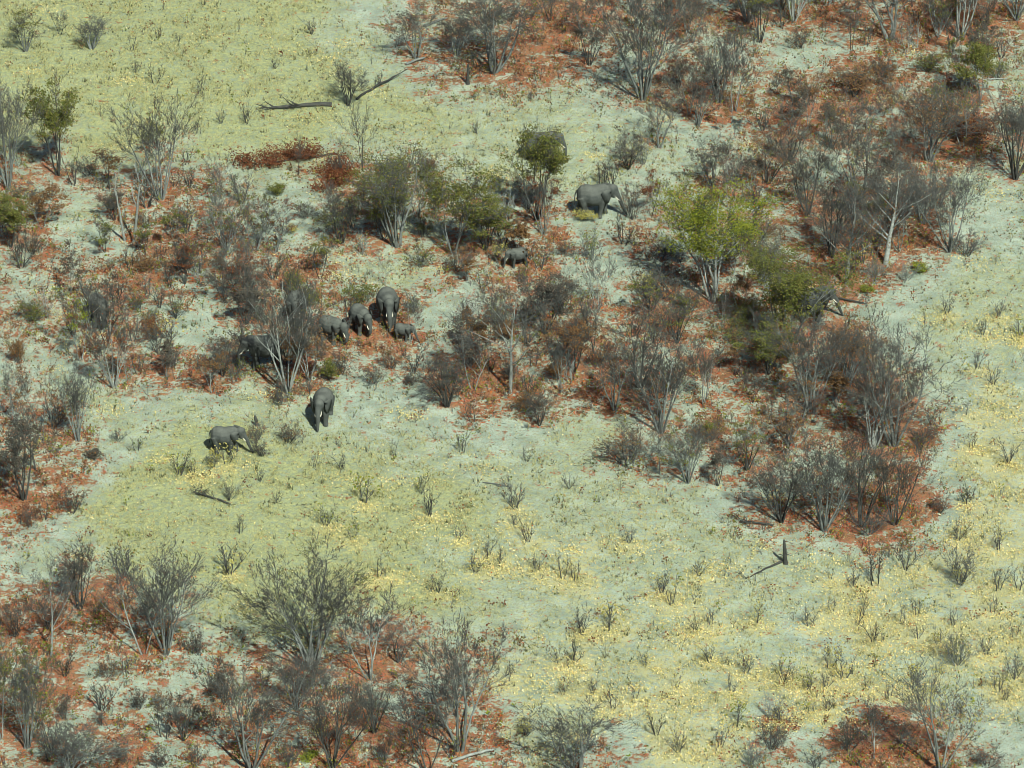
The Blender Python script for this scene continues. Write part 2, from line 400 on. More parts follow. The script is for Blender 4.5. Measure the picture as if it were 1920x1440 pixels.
SAP = [Plant(500 + i, 2 + i % 4, 0.5, 2, (5, 4), (0.45, 0.55), (0.3, 0.2), 0.036, top=2.2, crook=0.14, r_min=0.0095) for i in range(8)]
DEAD = [Plant(600 + i, 2, 0.22, 2, (2, 3), (0.40, 0.5), (0.5, 0.3), 0.085, top=6.0, crook=0.12, ang=(0.3, 0.7)) for i in range(2)]
FAM = {'vase': VASE, 'fork': FORK, 'thin': THIN, 'shrub': SHRUB, 'sap': SAP, 'dead': DEAD}

def single_mesh(P):
    """a small plant as one mesh: all its stems and twigs"""
    if not hasattr(P, 'one'):
        V, F = tubes([l for g in P.stems for l in g] + P.twigs)
        P.one = mesh_from('sapling', V, F, [M_TWIG])
    return P.one

def mat_obj(o, m):
    o.material_slots[0].link = 'OBJECT'; o.material_slots[0].material = m

# ------------------------------------------------------------------ the survey: plants
# base x, base y, top y, crown width, habit, leaf, amount (0-3), bark
TREES = [
    (560, 704, 570, 56, 'thin', 'dull', 1, 'g'), (200, 642, 536, 72, 'thin', 'dull', 1, 'd'), 
    (48, 95, 18, 62, 'vase', 'olive', 1, 'g'), (112, 65, 12, 46, 'thin', 'olive', 0, 'd'), (172, 92, 32, 62, 'vase', 'olive', 0, 'g'),
    (16, 355, 150, 95, 'vase', 'dull', 0, 'g'), (108, 328, 148, 84, 'vase', 'olive', 2, 'd'), (302, 375, 188, 142, 'vase', 'dull', 0, 'g'),
    (425, 472, 350, 96, 'vase', 'olive', 1, 'g'), (332, 462, 385, 46, 'thin', 'olive', 1, 'g'), (272, 480, 420, 40, 'thin', 'olive', 1, 'd'),
    (652, 198, 120, 66, 'vase', 'dull', 0, 'd'), (780, 107, -5, 108, 'vase', 'dull', 1, 'g'), (925, 137, -20, 170, 'vase', 'dull', 2, 'g'),
    (857, 102, 25, 74, 'vase', 'dull', 1, 'g'), (1206, 188, -12, 160, 'vase', 'dull', 1, 'g'), (1236, 279, 165, 84, 'vase', 'dull', 0, 'g'),
    (1105, 122, 35, 74, 'vase', 'dull', 1, 'd'), (680, 320, 182, 72, 'thin', 'olive', 0, 'd'), (1178, 319, 248, 66, 'vase', 'dull', 1, 'd'),
    (745, 462, 288, 150, 'vase', 'olive', 2, 'g'), (851, 476, 298, 145, 'vase', 'olive', 2, 'g'), (1006, 412, 232, 84, 'vase', 'olive', 2, 'd'),
    (1403, 37, -130, 120, 'vase', 'dull', 0, 'p'), (1488, 38, -120, 120, 'vase', 'dull', 0, 'p'), (1668, 75, -90, 160, 'vase', 'dull', 0, 'g'),
    (1798, 70, -90, 150, 'vase', 'dull', 0, 'p'), (1906, 38, -110, 140, 'vase', 'dull', 0, 'g'), (1845, 55, -40, 60, 'thin', 'dull', 0, 'd'),
    (1292, 213, 92, 74, 'thin', 'dull', 1, 'p'), (1348, 190, 55, 88, 'vase', 'dull', 1, 'g'), (1378, 206, 68, 76, 'thin', 'dull', 0, 'p'),
    (1488, 197, 128, 58, 'vase', 'dull', 1, 'd'), (1515, 238, 135, 60, 'thin', 'brown', 1, 'p'), (1600, 182, 130, 76, 'vase', 'brown', 2, 'd'),
    (1706, 243, 140, 70, 'thin', 'brown', 1, 'p'), (1741, 300, 165, 120, 'vase', 'brown', 2, 'g'), (1805, 277, 150, 90, 'thin', 'olive', 1, 'g'),
    (1838, 192, 70, 76, 'thin', 'olive', 2, 'g'), (1903, 338, 175, 118, 'vase', 'dull', 1, 'd'), (1610, 372, 212, 122, 'vase', 'dull', 1, 'g'),
    (1515, 400, 262, 110, 'vase', 'dull', 1, 'd'), (1588, 533, 345, 140, 'fork', 'brown', 1, 'p'), (1661, 495, 325, 165, 'fork', 'dull', 1, 'p'),
    (1780, 474, 305, 118, 'vase', 'dull', 0, 'g'), (1352, 622, 540, 50, 'thin', 'dull', 0, 'p'), (1388, 590, 500, 54, 'thin', 'brown', 1, 'p'),
    (1325, 713, 635, 56, 'thin', 'dull', 0, 'd'), (1520, 772, 590, 135, 'vase', 'brown', 1, 'g'), (1410, 757, 690, 46, 'thin', 'dull', 0, 'd'),
    (1480, 833, 715, 118, 'vase', 'brown', 1, 'g'), (1677, 836, 612, 155, 'vase', 'dull', 0, 'g'), (1638, 838, 690, 110, 'vase', 'red', 1, 'p'),
    (1545, 991, 815, 145, 'vase', 'dull', 1, 'g'), (1616, 985, 800, 120, 'vase', 'dull', 1, 'd'), (1677, 980, 830, 120, 'vase', 'brown', 1, 'd'),
    (1464, 978, 850, 116, 'vase', 'dull', 1, 'd'), (1240, 811, 635, 125, 'vase', 'dull', 0, 'g'), (1152, 771, 630, 116, 'vase', 'brown', 1, 'g'),
    (1011, 797, 738, 58, 'vase', 'dull', 1, 'd'), (957, 737, 515, 145, 'fork', 'dull', 1, 'p'), (887, 731, 590, 96, 'thin', 'dull', 1, 'p'),
    (838, 759, 668, 84, 'vase', 'dull', 1, 'd'), (1022, 627, 515, 96, 'vase', 'dull', 2, 'd'), (1200, 731, 580, 120, 'vase', 'dull', 1, 'd'),
    (1120, 582, 472, 60, 'thin', 'dull', 0, 'p'), (1074, 702, 610, 96, 'vase', 'brown', 2, 'd'), (152, 673, 535, 72, 'thin', 'green', 1, 'p'),
    (213, 726, 585, 98, 'vase', 'red', 1, 'p'), (80, 829, 675, 66, 'thin', 'brown', 1, 'g'), (147, 827, 690, 70, 'vase', 'dull', 0, 'g'),
    (43, 933, 755, 140, 'vase', 'dull', 2, 'd'), (398, 736, 648, 54, 'thin', 'brown', 1, 'p'), (417, 706, 632, 66, 'vase', 'dull', 1, 'd'),
    (150, 1142, 1022, 72, 'vase', 'dull', 1, 'd'), (270, 1227, 1045, 112, 'thin', 'dull', 0, 'p'), (312, 1228, 1036, 145, 'vase', 'dull', 1, 'g'),
    (690, 1271, 1105, 135, 'thin', 'dull', 0, 'p'), (748, 1242, 1172, 78, 'vase', 'dull', 0, 'd'), (473, 1442, 1245, 190, 'vase', 'dull', 1, 'g'),
    (624, 1438, 1255, 135, 'vase', 'dull', 1, 'd'), (50, 1402, 1232, 96, 'vase', 'olive', 1, 'g'), (4, 1385, 1175, 80, 'thin', 'olive', 1, 'p'),
    (78, 1304, 1215, 66, 'thin', 'olive', 1, 'd'), (862, 1404, 1145, 205, 'vase', 'dull', 0, 'g'), (800, 1442, 1285, 110, 'thin', 'dull', 0, 'd'),
    (1085, 1452, 1332, 150, 'vase', 'dull', 0, 'g'), (130, 1455, 1360, 120, 'vase', 'dull', 1, 'g'), (1638, 1424, 1300, 70, 'thin', 'dull', 0, 'p'),
    (1692, 1420, 1345, 60, 'thin', 'dull', 0, 'd'), (1560, 480, 330, 110, 'vase', 'dull', 1, 'd'), (1440, 345, 255, 90, 'vase', 'brown', 1, 'd'),
    (1335, 350, 265, 90, 'vase', 'dull', 1, 'g'), (1662, 400, 290, 100, 'vase', 'dull', 2, 'g'), (1730, 420, 335, 80, 'vase', 'brown', 1, 'g'),
    (1560, 275, 195, 80, 'vase', 'dull', 1, 'g'), (1480, 300, 225, 66, 'vase', 'red', 1, 'd'), (600, 520, 440, 60, 'thin', 'olive', 1, 'd'),
    (560, 330, 250, 40, 'thin', 'dull', 0, 'd'), (640, 455, 372, 76, 'vase', 'olive', 1, 'd'), (910, 470, 380, 90, 'vase', 'olive', 2, 'd'),
    (480, 470, 365, 64, 'thin', 'olive', 1, 'g'), (195, 470, 400, 56, 'thin', 'olive', 1, 'd'), (20, 460, 362, 76, 'vase', 'olive', 2, 'd'),
    (215, 410, 352, 60, 'vase', 'dull', 1, 'd'), (580, 712, 610, 84, 'vase', 'brown', 2, 'p'), (770, 640, 545, 40, 'thin', 'dull', 0, 'p'),
    (1290, 905, 790, 84, 'vase', 'olive', 1, 'g'), (1345, 910, 830, 60, 'vase', 'dull', 1, 'd'), (1400, 880, 790, 70, 'vase', 'olive', 1, 'd'),
    (1590, 720, 600, 90, 'vase', 'brown', 2, 'g'), (1440, 700, 610, 90, 'vase', 'olive', 2, 'd'), (1605, 700, 620, 70, 'thin', 'dull', 0, 'g'),
    (420, 570, 490, 70, 'vase', 'dull', 1, 'd'), (460, 610, 535, 80, 'vase', 'dull', 2, 'd'), (345, 1390, 1300, 70, 'vase', 'dull', 1, 'd'),
    (555, 1330, 1225, 90, 'vase', 'dull', 1, 'g'), (420, 1320, 1240, 70, 'vase', 'dull', 1, 'd'), (700, 1370, 1260, 80, 'vase', 'dull', 0, 'd'),
    (1050, 590, 520, 60, 'vase', 'brown', 1, 'd'), (1270, 640, 545, 80, 'vase', 'olive', 1, 'd'),
]
# named ones other labels refer to
KEY_TREES = [
    (242, 451, 278, 74, 'dead', 'dull', 0, 'p', 'white stemmed dead tree with two bare leaning stems', 'the white two-stemmed dead tree'),
    (1336, 563, 346, 165, 'vase', 'green', 3, 'p', 'tree with a broad bright yellow-green crown and pale trunks', 'the yellow-green tree'),
    (1474, 645, 462, 178, 'vase', 'olive', 3, 'g', 'broad dense olive tree hiding an elephant behind its crown', 'the big olive tree'),
    (540, 738, 528, 158, 'vase', 'dull', 1, 'p', 'white barked many-stemmed tree standing in front of a shaded elephant', 'the white-stemmed tree'),
    (96, 1228, 1045, 136, 'fork', 'dull', 0, 'p', 'bare tree on one straight pale trunk over deep red litter', 'the straight pale-trunked tree'),
    (587, 1254, 1050, 182, 'vase', 'olive', 1, 'g', 'wide fan shaped bare tree at the lower edge of the grass', 'the wide fan-shaped tree'),
    (1763, 1446, 1240, 160, 'vase', 'yellow', 1, 'g', 'many-stemmed tree with yellow leaves in the bottom right corner', 'the yellow-leaved corner tree'),
]
# low shrubs: base x, base y, top y, width, leaf, amount, bark
SHRUBS = [
    (1177, 868, 802, 108, 'brown', 2, 'd'), (325, 690, 648, 42, 'dull', 1, 'd'), (176, 858, 842, 26, 'dull', 2, 'd'), (220, 827, 800, 34, 'dull', 0, 'd'),
    (480, 832, 796, 52, 'brown', 1, 'd'), (540, 832, 790, 56, 'brown', 1, 'd'), (490, 857, 828, 34, 'dull', 1, 'd'), (372, 1231, 1182, 46, 'dull', 1, 'd'),
    (120, 1348, 1296, 40, 'dull', 1, 'd'), (1590, 1408, 1345, 76, 'dull', 1, 'd'), (1446, 1404, 1352, 66, 'dull', 1, 'd'), (1795, 1247, 1175, 70, 'olive', 1, 'g'),
    (1800, 1098, 1022, 72, 'yellow', 1, 'd'), (520, 368, 345, 30, 'olive', 2, 'd'), (570, 412, 378, 34, 'dull', 1, 'd'), (548, 437, 420, 32, 'yellow', 1, 'd'),
    (1205, 310, 255, 40, 'yellow', 1, 'g'), (1098, 414, 386, 36, 'yellow', 2, 'g'), (1186, 410, 338, 46, 'brown', 1, 'd'), (1108, 490, 428, 44, 'green', 1, 'g'),
    (1725, 510, 490, 30, 'green', 2, 'd'), (1698, 528, 488, 44, 'dull', 0, 'g'), (1625, 548, 535, 22, 'green', 2, 'd'), (1640, 530, 480, 50, 'dull', 0, 'g'),
    (1812, 478, 425, 60, 'dull', 0, 'd'), (135, 960, 905, 60, 'red', 1, 'd'), (55, 985, 940, 40, 'red', 1, 'd'), (1060, 480, 455, 60, 'brown', 1, 'd'),
    (1630, 1000, 950, 90, 'red', 1, 'd'), (1760, 960, 925, 50, 'red', 1, 'd'), (1735, 830, 800, 50, 'red', 1, 'd'), (985, 770, 730, 50, 'brown', 2, 'd'),
    (400, 880, 845, 30, 'yellow', 1, 'd'), (640, 330, 285, 40, 'red', 0, 'd'), (1500, 90, 50, 50, 'brown', 1, 'd'), (1740, 135, 90, 60, 'olive', 2, 'd'),
    (1650, 145, 110, 60, 'brown', 1, 'd'), (1560, 225, 190, 44, 'olive', 1, 'd'), (1900, 250, 205, 60, 'brown', 1, 'd'), (1870, 150, 110, 60, 'olive', 1, 'd'),
    (1420, 450, 400, 70, 'brown', 2, 'd'), (1450, 495, 445, 90, 'olive', 2, 'd'), (1290, 580, 535, 60, 'brown', 1, 'd'), (790, 500, 455, 50, 'olive', 1, 'd'),
    (60, 600, 555, 60, 'olive', 2, 'd'), (330, 600, 555, 50, 'olive', 1, 'd'), (290, 640, 590, 44, 'brown', 2, 'd'), (700, 720, 680, 44, 'dull', 1, 'd'),
    (640, 700, 655, 56, 'brown', 1, 'd'), (770, 720, 690, 50, 'dull', 1, 'd'), (730, 690, 650, 40, 'brown', 1, 'd'), (1085, 640, 590, 60, 'brown', 2, 'd'),
    (1120, 690, 640, 54, 'red', 1, 'd'), (930, 610, 560, 50, 'olive', 1, 'd'), (1240, 560, 500, 70, 'dull', 1, 'd'), (1380, 640, 590, 80, 'olive', 2, 'd'),
    (1330, 830, 785, 60, 'brown', 2, 'd'), (1260, 740, 690, 60, 'red', 1, 'd'), (1400, 600, 560, 60, 'olive', 2, 'd'), (1240, 490, 450, 60, 'dull', 1, 'd'),
    (200, 1270, 1235, 40, 'brown', 1, 'd'), (260, 1330, 1290, 44, 'dull', 1, 'd'), (300, 1330, 1300, 40, 'brown', 1, 'd'), (90, 1180, 1120, 70, 'red', 1, 'd'),
    (30, 1190, 1120, 60, 'brown', 1, 'd'), (190, 1360, 1330, 36, 'dull', 0, 'd'), (230, 1430, 1395, 40, 'dull', 1, 'd'), (300, 1440, 1400, 60, 'dull', 1, 'd'),
    (368, 1438, 1390, 40, 'dull', 0, 'd'), (540, 1440, 1380, 60, 'dull', 0, 'd'), (720, 1430, 1370, 44, 'dull', 0, 'd'), (985, 1380, 1340, 44, 'yellow', 1, 'd'),
    (1850, 1440, 1405, 60, 'red', 1, 'd'), (1530, 1440, 1400, 60, 'dull', 0, 'd'), (1410, 1440, 1395, 56, 'dull', 0, 'g'), (430, 940, 905, 40, 'dull', 0, 'd'),
]
# saplings on the open grass: base x, base y, height in frame units, leaf (or '')
SAPS = [(248, 97, 34, ''), (297, 72, 28, 'd'), (335, 80, 20, 'd'), (255, 137, 26, 'd'), (290, 157, 40, 'd'), (375, 178, 36, 'd'), (585, 62, 30, ''), (515, 131, 20, 'd'),
    (575, 134, 14, ''), (372, 250, 30, 'd'), (414, 232, 26, ''), (462, 232, 36, ''), (190, 216, 20, ''), (383, 10, 24, 'd'), (893, 250, 24, ''), (996, 190, 20, ''),
    (710, 1080, 44, 'd'), (725, 1078, 24, 'd'), (820, 1108, 38, 'd'), (890, 1072, 36, 'y'), (937, 1060, 36, 'd'), (915, 1042, 40, ''), (990, 1018, 36, 'd'), (965, 985, 24, ''),
    (1055, 1086, 50, 'd'), (1078, 1088, 40, 'y'), (1180, 1022, 32, 'd'), (1090, 1188, 52, 'd'), (1142, 1180, 50, 'y'), (1258, 1134, 40, ''), (1240, 1112, 40, 'y'), (1076, 1243, 36, 'd'),
    (1046, 1246, 40, 'y'), (953, 1278, 28, ''), (1056, 1306, 26, 'd'), (1112, 1302, 30, ''), (1148, 1333, 40, ''), (1190, 1313, 30, ''), (1232, 1380, 40, 'd'), (1272, 1412, 40, 'y'),
    (1420, 1166, 40, 'y'), (1330, 1172, 36, ''), (1302, 1182, 32, ''), (1516, 1172, 36, ''), (1561, 1147, 28, ''), (1616, 1157, 34, ''), (1607, 1172, 20, ''), (1637, 1203, 36, 'd'),
    (1690, 1172, 40, ''), (1717, 1155, 36, ''), (1720, 1198, 30, ''), (1786, 1176, 30, ''), (1556, 1248, 44, 'y'), (1581, 1270, 52, 'y'), (1516, 1290, 40, 'g'), (1548, 1288, 32, ''),
    (1626, 1290, 34, 'y'), (1668, 1302, 30, ''), (1470, 1275, 44, 'g'), (1371, 1297, 30, ''), (1383, 1362, 46, 'g'), (1352, 1402, 44, 'y'), (1461, 1352, 34, 'y'), (1552, 1330, 26, ''),
    (1526, 1335, 24, ''), (1872, 1294, 44, 'y'), (1886, 1312, 30, 'd'), (1902, 1275, 50, ''), (1910, 1106, 46, ''), (1872, 1108, 50, ''), (1872, 1032, 40, 'y'), (1796, 1012, 36, 'd'),
    (1557, 1086, 30, ''), (1862, 1152, 34, ''), (1776, 592, 36, ''), (1842, 632, 34, ''), (1914, 632, 40, 'g'), (1832, 692, 40, ''), (1872, 595, 30, ''), (1862, 722, 34, ''),
    (1812, 778, 28, ''), (1822, 842, 30, 'd'), (1890, 872, 46, ''), (1812, 945, 40, 'd'), (684, 946, 54, 'g'), (790, 925, 40, 'g'), (806, 966, 44, 'd'), (966, 953, 48, ''),
    (740, 852, 32, ''), (866, 846, 40, 'g'), (1066, 916, 30, ''), (986, 862, 26, ''), (425, 874, 40, 'y'), (362, 892, 34, 'y'), (336, 892, 44, 'g'), (430, 1075, 60, 'y'),
    (478, 1085, 36, ''), (450, 1000, 34, 'd'), (612, 985, 40, 'g'), (520, 945, 24, ''), (660, 1010, 30, 'g'), (258, 846, 32, ''), (487, 905, 26, 'd'), (640, 880, 30, ''),
    (590, 880, 26, ''), (1130, 350, 50, 'd'), (1144, 350, 50, 'd'), (1005, 1070, 30, ''), (860, 1010, 30, ''), (1210, 1250, 30, 'y'), (1330, 1240, 36, 'y'), (1400, 1260, 34, 'y'),
    (1270, 1290, 30, 'y'), (1640, 1096, 72, 'd'), (1698, 1068, 56, 'd'), (1600, 1100, 34, 'd'), (1760, 1210, 30, 'y'), (1900, 1200, 30, ''), (1850, 1230, 34, ''), (1310, 1080, 30, 'y')]

for t in TREES + [k[:8] for k in KEY_TREES]:
    bx, by, ty, w = t[:4]
    if by > 0:
        x, y = at(bx, by); s, p = scale_at(bx, by)
        if not (t[5] in ('olive', 'dull') and bx < 700 and by < 230):
            LITTER_SPOTS.append((x, y + 0.8, max(1.2, 0.42 * w / s), 0.52))
for sx, sy, sh, lf in SAPS:
    if lf == 'y' or (sy > 930 and sx > 560) or sx > 1740:
        x, y = at(sx + 4, sy + 6); YELLOW_SPOTS.append((x, y, 1.5, 0.9))

# ------------------------------------------------------------------ ground
def build_ground():
    xs = np.concatenate([-np.geomspace(4000, 75, 14), np.arange(-70, 70.01, 0.45), np.geomspace(75, 4000, 14)])
    ys = np.concatenate([-np.geomspace(3000, 82, 12), np.arange(-78, 100.01, 0.45), np.geomspace(106, 6000, 14)])
    X, Y = np.meshgrid(xs, ys)
    fade = np.exp(-np.maximum(0, np.hypot(X, Y) - 120) / 60)
    Z = height(X, Y) * fade
    nx, ny = len(xs), len(ys)
    i = (np.arange(ny - 1)[:, None] * nx + np.arange(nx - 1)[None, :]).ravel()
    F = np.stack([i, i + 1, i + 1 + nx, i + nx], 1)
    me = mesh_from('ground', np.stack([X, Y, Z], 2).reshape(-1, 3), [F], [M_GROUND])
    g, l, ye = zone(X, Y)
    ca = me.color_attributes.new('cover', 'FLOAT_COLOR', 'POINT')
    ca.data.foreach_set('color', np.stack([g, l, ye, np.ones_like(g)], 2).astype(np.float32).ravel())
    o = link('ground', me); o['kind'] = 'structure'
build_ground()
# ------------------------------------------------------------------ loose cover: grass, litter, yellow leaves, undergrowth
def scatter(n, weight):
    """points over the land in view (and a margin), thinned by weight(grass, litter, yellow)"""
    x = rng.uniform(-56, 56, n * 4); y = rng.uniform(-64, 84, n * 4)
    px, py = to_px(x, y)
    k = (px > -90) & (px < W0 + 90) & (py > -60) & (py < H0 + 80)
    x, y = x[k], y[k]
    g, l, ye = zone(x, y)
    w = weight(g, l, ye) * (0.15 + 1.6 * np.clip((0.5 * vnoise(x, y, 31, 1.6) + 0.5 * vnoise(x, y, 32, 0.55) - 0.36) * 3.2, 0, 1))
    k = rng.random(len(x)) < w
    x, y = x[k][:n], y[k][:n]
    return np.stack([x, y, height(x, y)], 1)

def build_grass():
    P = scatter(90000, lambda g, l, ye: np.clip(g * 0.55 + ye * 0.45 + 0.03, 0, 1))
    k = 4; n = len(P) * k
    B = np.repeat(P, k, 0); B[:, :2] += rng.normal(size=(n, 2)) * 0.07
    az = rng.uniform(0, 6.283, n); h = 0.10 + 0.24 * rng.random(n) ** 1.6; ln = h * (0.3 + 0.7 * rng.random(n)); w = 0.022
    side = np.stack([-np.sin(az), np.cos(az), 0 * az], 1) * w
    tip = B + np.stack([np.cos(az) * ln, np.sin(az) * ln, h], 1)
    B[:, 2] -= 0.02
    V = np.stack([B - side, B + side, tip], 1).reshape(-1, 3)
    me = mesh_from('dry_grass', V, [np.arange(n * 3).reshape(-1, 3)], [M_GRASS], smooth=False)
    o = link('dry_grass', me); o['kind'] = 'stuff'; tag(o, 'short dry yellow and olive grass over the open plain', 'grass')
    # fallen twigs and low grey-green forbs, dark against the sand
    P = scatter(16000, lambda g, l, ye: np.clip(0.12 + 0.2 * l, 0, 1)); lines = []
    for p in P:
        a = rng.uniform(0, 6.28); L = rng.uniform(0.10, 0.40); d = np.array([math.cos(a), math.sin(a), rng.normal() * 0.12]) * L
        lines.append(([p + [0, 0, .02] - d, p + [0, 0, .04] + rng.normal(size=3) * .02, p + [0, 0, .02] + d], [0.016, 0.016, 0.008], 3))
    V, F = tubes(lines); o = link('fallen_twigs', mesh_from('fallen_twigs', V, F, [M_DARK])); o['kind'] = 'stuff'; tag(o, 'short dark fallen twigs strewn over sand and litter', 'twigs')
    P = scatter(16000, lambda g, l, ye: np.clip(0.12 + 0.12 * g + 0.1 * l, 0, 1)); k = 5; n = len(P) * k
    B = np.repeat(P, k, 0); B[:, :2] += rng.normal(size=(n, 2)) * 0.05
    az = rng.uniform(0, 6.283, n); h = 0.14 + 0.28 * rng.random(n) ** 2; side = np.stack([-np.sin(az), np.cos(az), 0 * az], 1) * 0.026
    tip = B + np.stack([np.cos(az) * h * .6, np.sin(az) * h * .6, h], 1); B[:, 2] -= .02
    V = np.stack([B - side, B + side, tip], 1).reshape(-1, 3)
    o = link('low_forbs', mesh_from('low_forbs', V, [np.arange(n * 3).reshape(-1, 3)], [M_FORB], smooth=False)); o['kind'] = 'stuff'; tag(o, 'low grey green forbs dotted over the pale ground', 'forbs')

def build_flat(name, n, weight, size, mat, label, cat, lift=0.03, flat=0.55):
    P = scatter(n, weight); P[:, 2] += lift * (0.5 + rng.random(len(P)) * 1.5)
    V, F = leaf_quads(P, np.full(len(P), size), flat)
    me = mesh_from(name, V, [F], [mat], smooth=False)
    o = link(name, me); o['kind'] = 'stuff'; tag(o, label, cat)

build_grass()
def build_clumps():
    C = scatter(2200, lambda g, l, ye: np.clip(ye * 0.13 + g * 0.007, 0, 1))[:, :2]
    C = np.concatenate([C, np.array([[q[0], q[1]] for q in YELLOW_SPOTS])])
    A, B = [], []
    for x, y in C:
        k = int(rng.integers(30, 170)); r = rng.uniform(0.35, 1.0)
        A.append(np.stack([x + rng.normal(size=k) * r * 1.5, y + rng.normal(size=k) * r, np.zeros(k)], 1))
    P = np.concatenate(A); P[:, 2] = height(P[:, 0], P[:, 1]) + 0.03 + 0.25 * rng.random(len(P)) ** 2
    V, F = leaf_quads(P, np.full(len(P), 0.13), 0.1)
    o = link('yellow_leaf_clumps', mesh_from('yellow_leaf_clumps', V, [F], [M_FLECK], smooth=False)); o['kind'] = 'stuff'
    tag(o, 'bright yellow dry leaves heaped around the little saplings', 'dry leaves')
    # knee-high dark tufts
    P = scatter(1500, lambda g, l, ye: np.clip(0.006 + 0.02 * ye + 0.010 * g, 0, 1)); k = 14; n = len(P) * k
    sc = np.repeat(rng.uniform(0.6, 1.5, len(P)), k); hue = np.repeat(P, k, 0)
    Bp = hue.copy(); Bp[:, :2] += rng.normal(size=(n, 2)) * 0.10
    az = rng.uniform(0, 6.283, n); h = (0.30 + 0.35 * rng.random(n)) * sc; side = np.stack([-np.sin(az), np.cos(az), 0 * az], 1) * 0.024
    tip = Bp + np.stack([np.cos(az) * h * .55, np.sin(az) * h * .55, h], 1); Bp[:, 2] -= .02
    V = np.stack([Bp - side, Bp + side, tip], 1).reshape(-1, 3)
    o = link('dark_tufts', mesh_from('dark_tufts', V, [np.arange(n * 3).reshape(-1, 3)], [M_FORB], smooth=False)); o['kind'] = 'stuff'
    tag(o, 'dark grey green tufts standing in the yellow grass', 'tufts')
build_clumps()
build_flat('leaf_litter', 150000, lambda g, l, ye: np.clip((l - 0.03) * 0.8, 0, 1), 0.12, M_LITTER, 'red and orange fallen leaves lying under the trees', 'leaf litter')
build_flat('pale_yellow_leaves', 90000, lambda g, l, ye: np.clip(ye * ye * 0.8 + g * 0.05 + 0.02, 0, 1), 0.12, M_FLECK, 'pale yellow dry leaves scattered over the grass', 'dry leaves', lift=0.09, flat=0.1)

def build_undergrowth():
    P = scatter(24000, lambda g, l, ye: np.clip(l * 0.42 + g * 0.014, 0, 1))
    lines, LP, mi = [], [], []
    for p in P:
        kind = rng.integers(0, 8); hh = rng.uniform(0.25, 0.75) if rng.random() < 0.75 else rng.uniform(0.7, 1.5)
        for q in range(3):
            d = np.array([rng.normal() * 0.35, rng.normal() * 0.35, 1.0]); tip = p + d * hh * rng.uniform(0.6, 1)
            lines.append(([p - [0, 0, 0.05], (p + tip) / 2 + rng.normal(size=3) * 0.04, tip], [0.014, 0.011, 0.006], 3))
            if kind < 5:
                for _ in range(3):
                    LP.append(tip + rng.normal(size=3) * 0.16); mi.append((0, 1, 2, 1, 4)[kind])
    V, F = tubes(lines)
    LP = np.array(LP); LP[:, 2] = np.maximum(LP[:, 2], height(LP[:, 0], LP[:, 1]) + 0.06)
    V2, F2 = leaf_quads(LP, np.full(len(LP), 0.15))
    me = mesh_from('undergrowth', np.concatenate([V, V2]), [F[0], F[1], F2 + len(V)],
                   [M_LEAF['olive'], M_LEAF['brown'], M_LEAF['red'], M_TWIG, M_LEAF['green']], smooth=False,
                   mi=np.concatenate([np.full(len(F[0]) + len(F[1]), 3), mi, mi]))
    o = link('undergrowth', me); o['kind'] = 'stuff'; tag(o, 'knee high brown and olive undergrowth among the trees', 'undergrowth')
build_undergrowth()

# ------------------------------------------------------------------ plants as objects
RECORDS = []          # (object, look, noun, px, py) to be labelled once all stand
KEYS = []             # (phrase, px, py)
BARK = {'g': M_STEM, 'p': M_PALE, 'd': M_DARK}
LEAFN = {1: 650, 2: 4600, 3: 10500}
cnt = {k: 0 for k in FAM}
LEAFWORD = {'olive': 'olive', 'green': 'green', 'yellow': 'yellow', 'brown': 'brown', 'red': 'red', 'dull': 'grey-brown'}

def place_tree(bx, by, ty, w, habit, leaf, amt, bark, name, lo=0.2):
    fam = FAM[habit]; P = fam[cnt[habit] % len(fam)]; cnt[habit] += 1
    x, y = at(bx, by); s, p = scale_at(bx, by)
    h = (by - ty) / (s * math.cos(p)) * 0.98; wid = 1.12 * w / s
    root = link(name, None)
    root.location = (x, y, float(height(x, y)) - 0.03)
    a = random.uniform(0, 6.28) if habit != 'dead' else 0.3
    root.rotation_euler = (0, 0, a)
    root.scale = (wid / P.w, wid / P.w, h / P.h)
    for me in P.stem_me:
        o = link('trunk' if len(P.stem_me) == 1 else 'stem', me, root); mat_obj(o, BARK[bark])
    o = link('crown', P.twig_me, root)
    mat_obj(o, {'g': M_TWIG, 'p': M_TWIG, 'd': M_TWIG}[bark] if habit != 'dead' else M_PALE)
    if amt:
        o = link('foliage', P.foliage(LEAFN[amt] if amt != 2 or leaf in ('olive', 'green') else 1700, round((0.16 if amt == 3 else 0.15 if amt == 2 else 0.12) / max(wid / P.w, h / P.h), 2), lo), root); mat_obj(o, M_LEAF[leaf])
    return root, h

for t in KEY_TREES:
    name = {'green': 'leafy_tree', 'olive': 'leafy_tree', 'yellow': 'leafy_tree'}.get(t[5], 'bare_tree') if t[6] else 'bare_tree'
    o, h = place_tree(*t[:8], name, lo=0.36 if t[6] == 3 else 0.2)
    tag(o, t[8], 'tree', 'trees of the dry woodland'); KEYS.append((t[9], t[0], t[1]))

for t in TREES:
    leafy = t[6] >= 2
    o, h = place_tree(*t, 'leafy_tree' if leafy else 'bare_tree', lo=0.5 if t[0] == 1006 else 0.2)
    size = 'tall' if h > 8.5 else 'middling' if h > 5.2 else 'small'
    bark = {'g': 'grey', 'p': 'pale', 'd': 'dark'}[t[7]]
    hab = {'vase': 'many-stemmed', 'fork': 'single-trunked', 'thin': 'slender'}[t[4]]
    look = f"{size} {hab} {LEAFWORD[t[5]]}-leaved" if leafy else f"{size} {bark} {hab} {'bare' if t[6] == 0 else 'nearly bare'}"
    RECORDS.append((o, look, 'tree', t[0], t[1], 'trees of the dry woodland'))

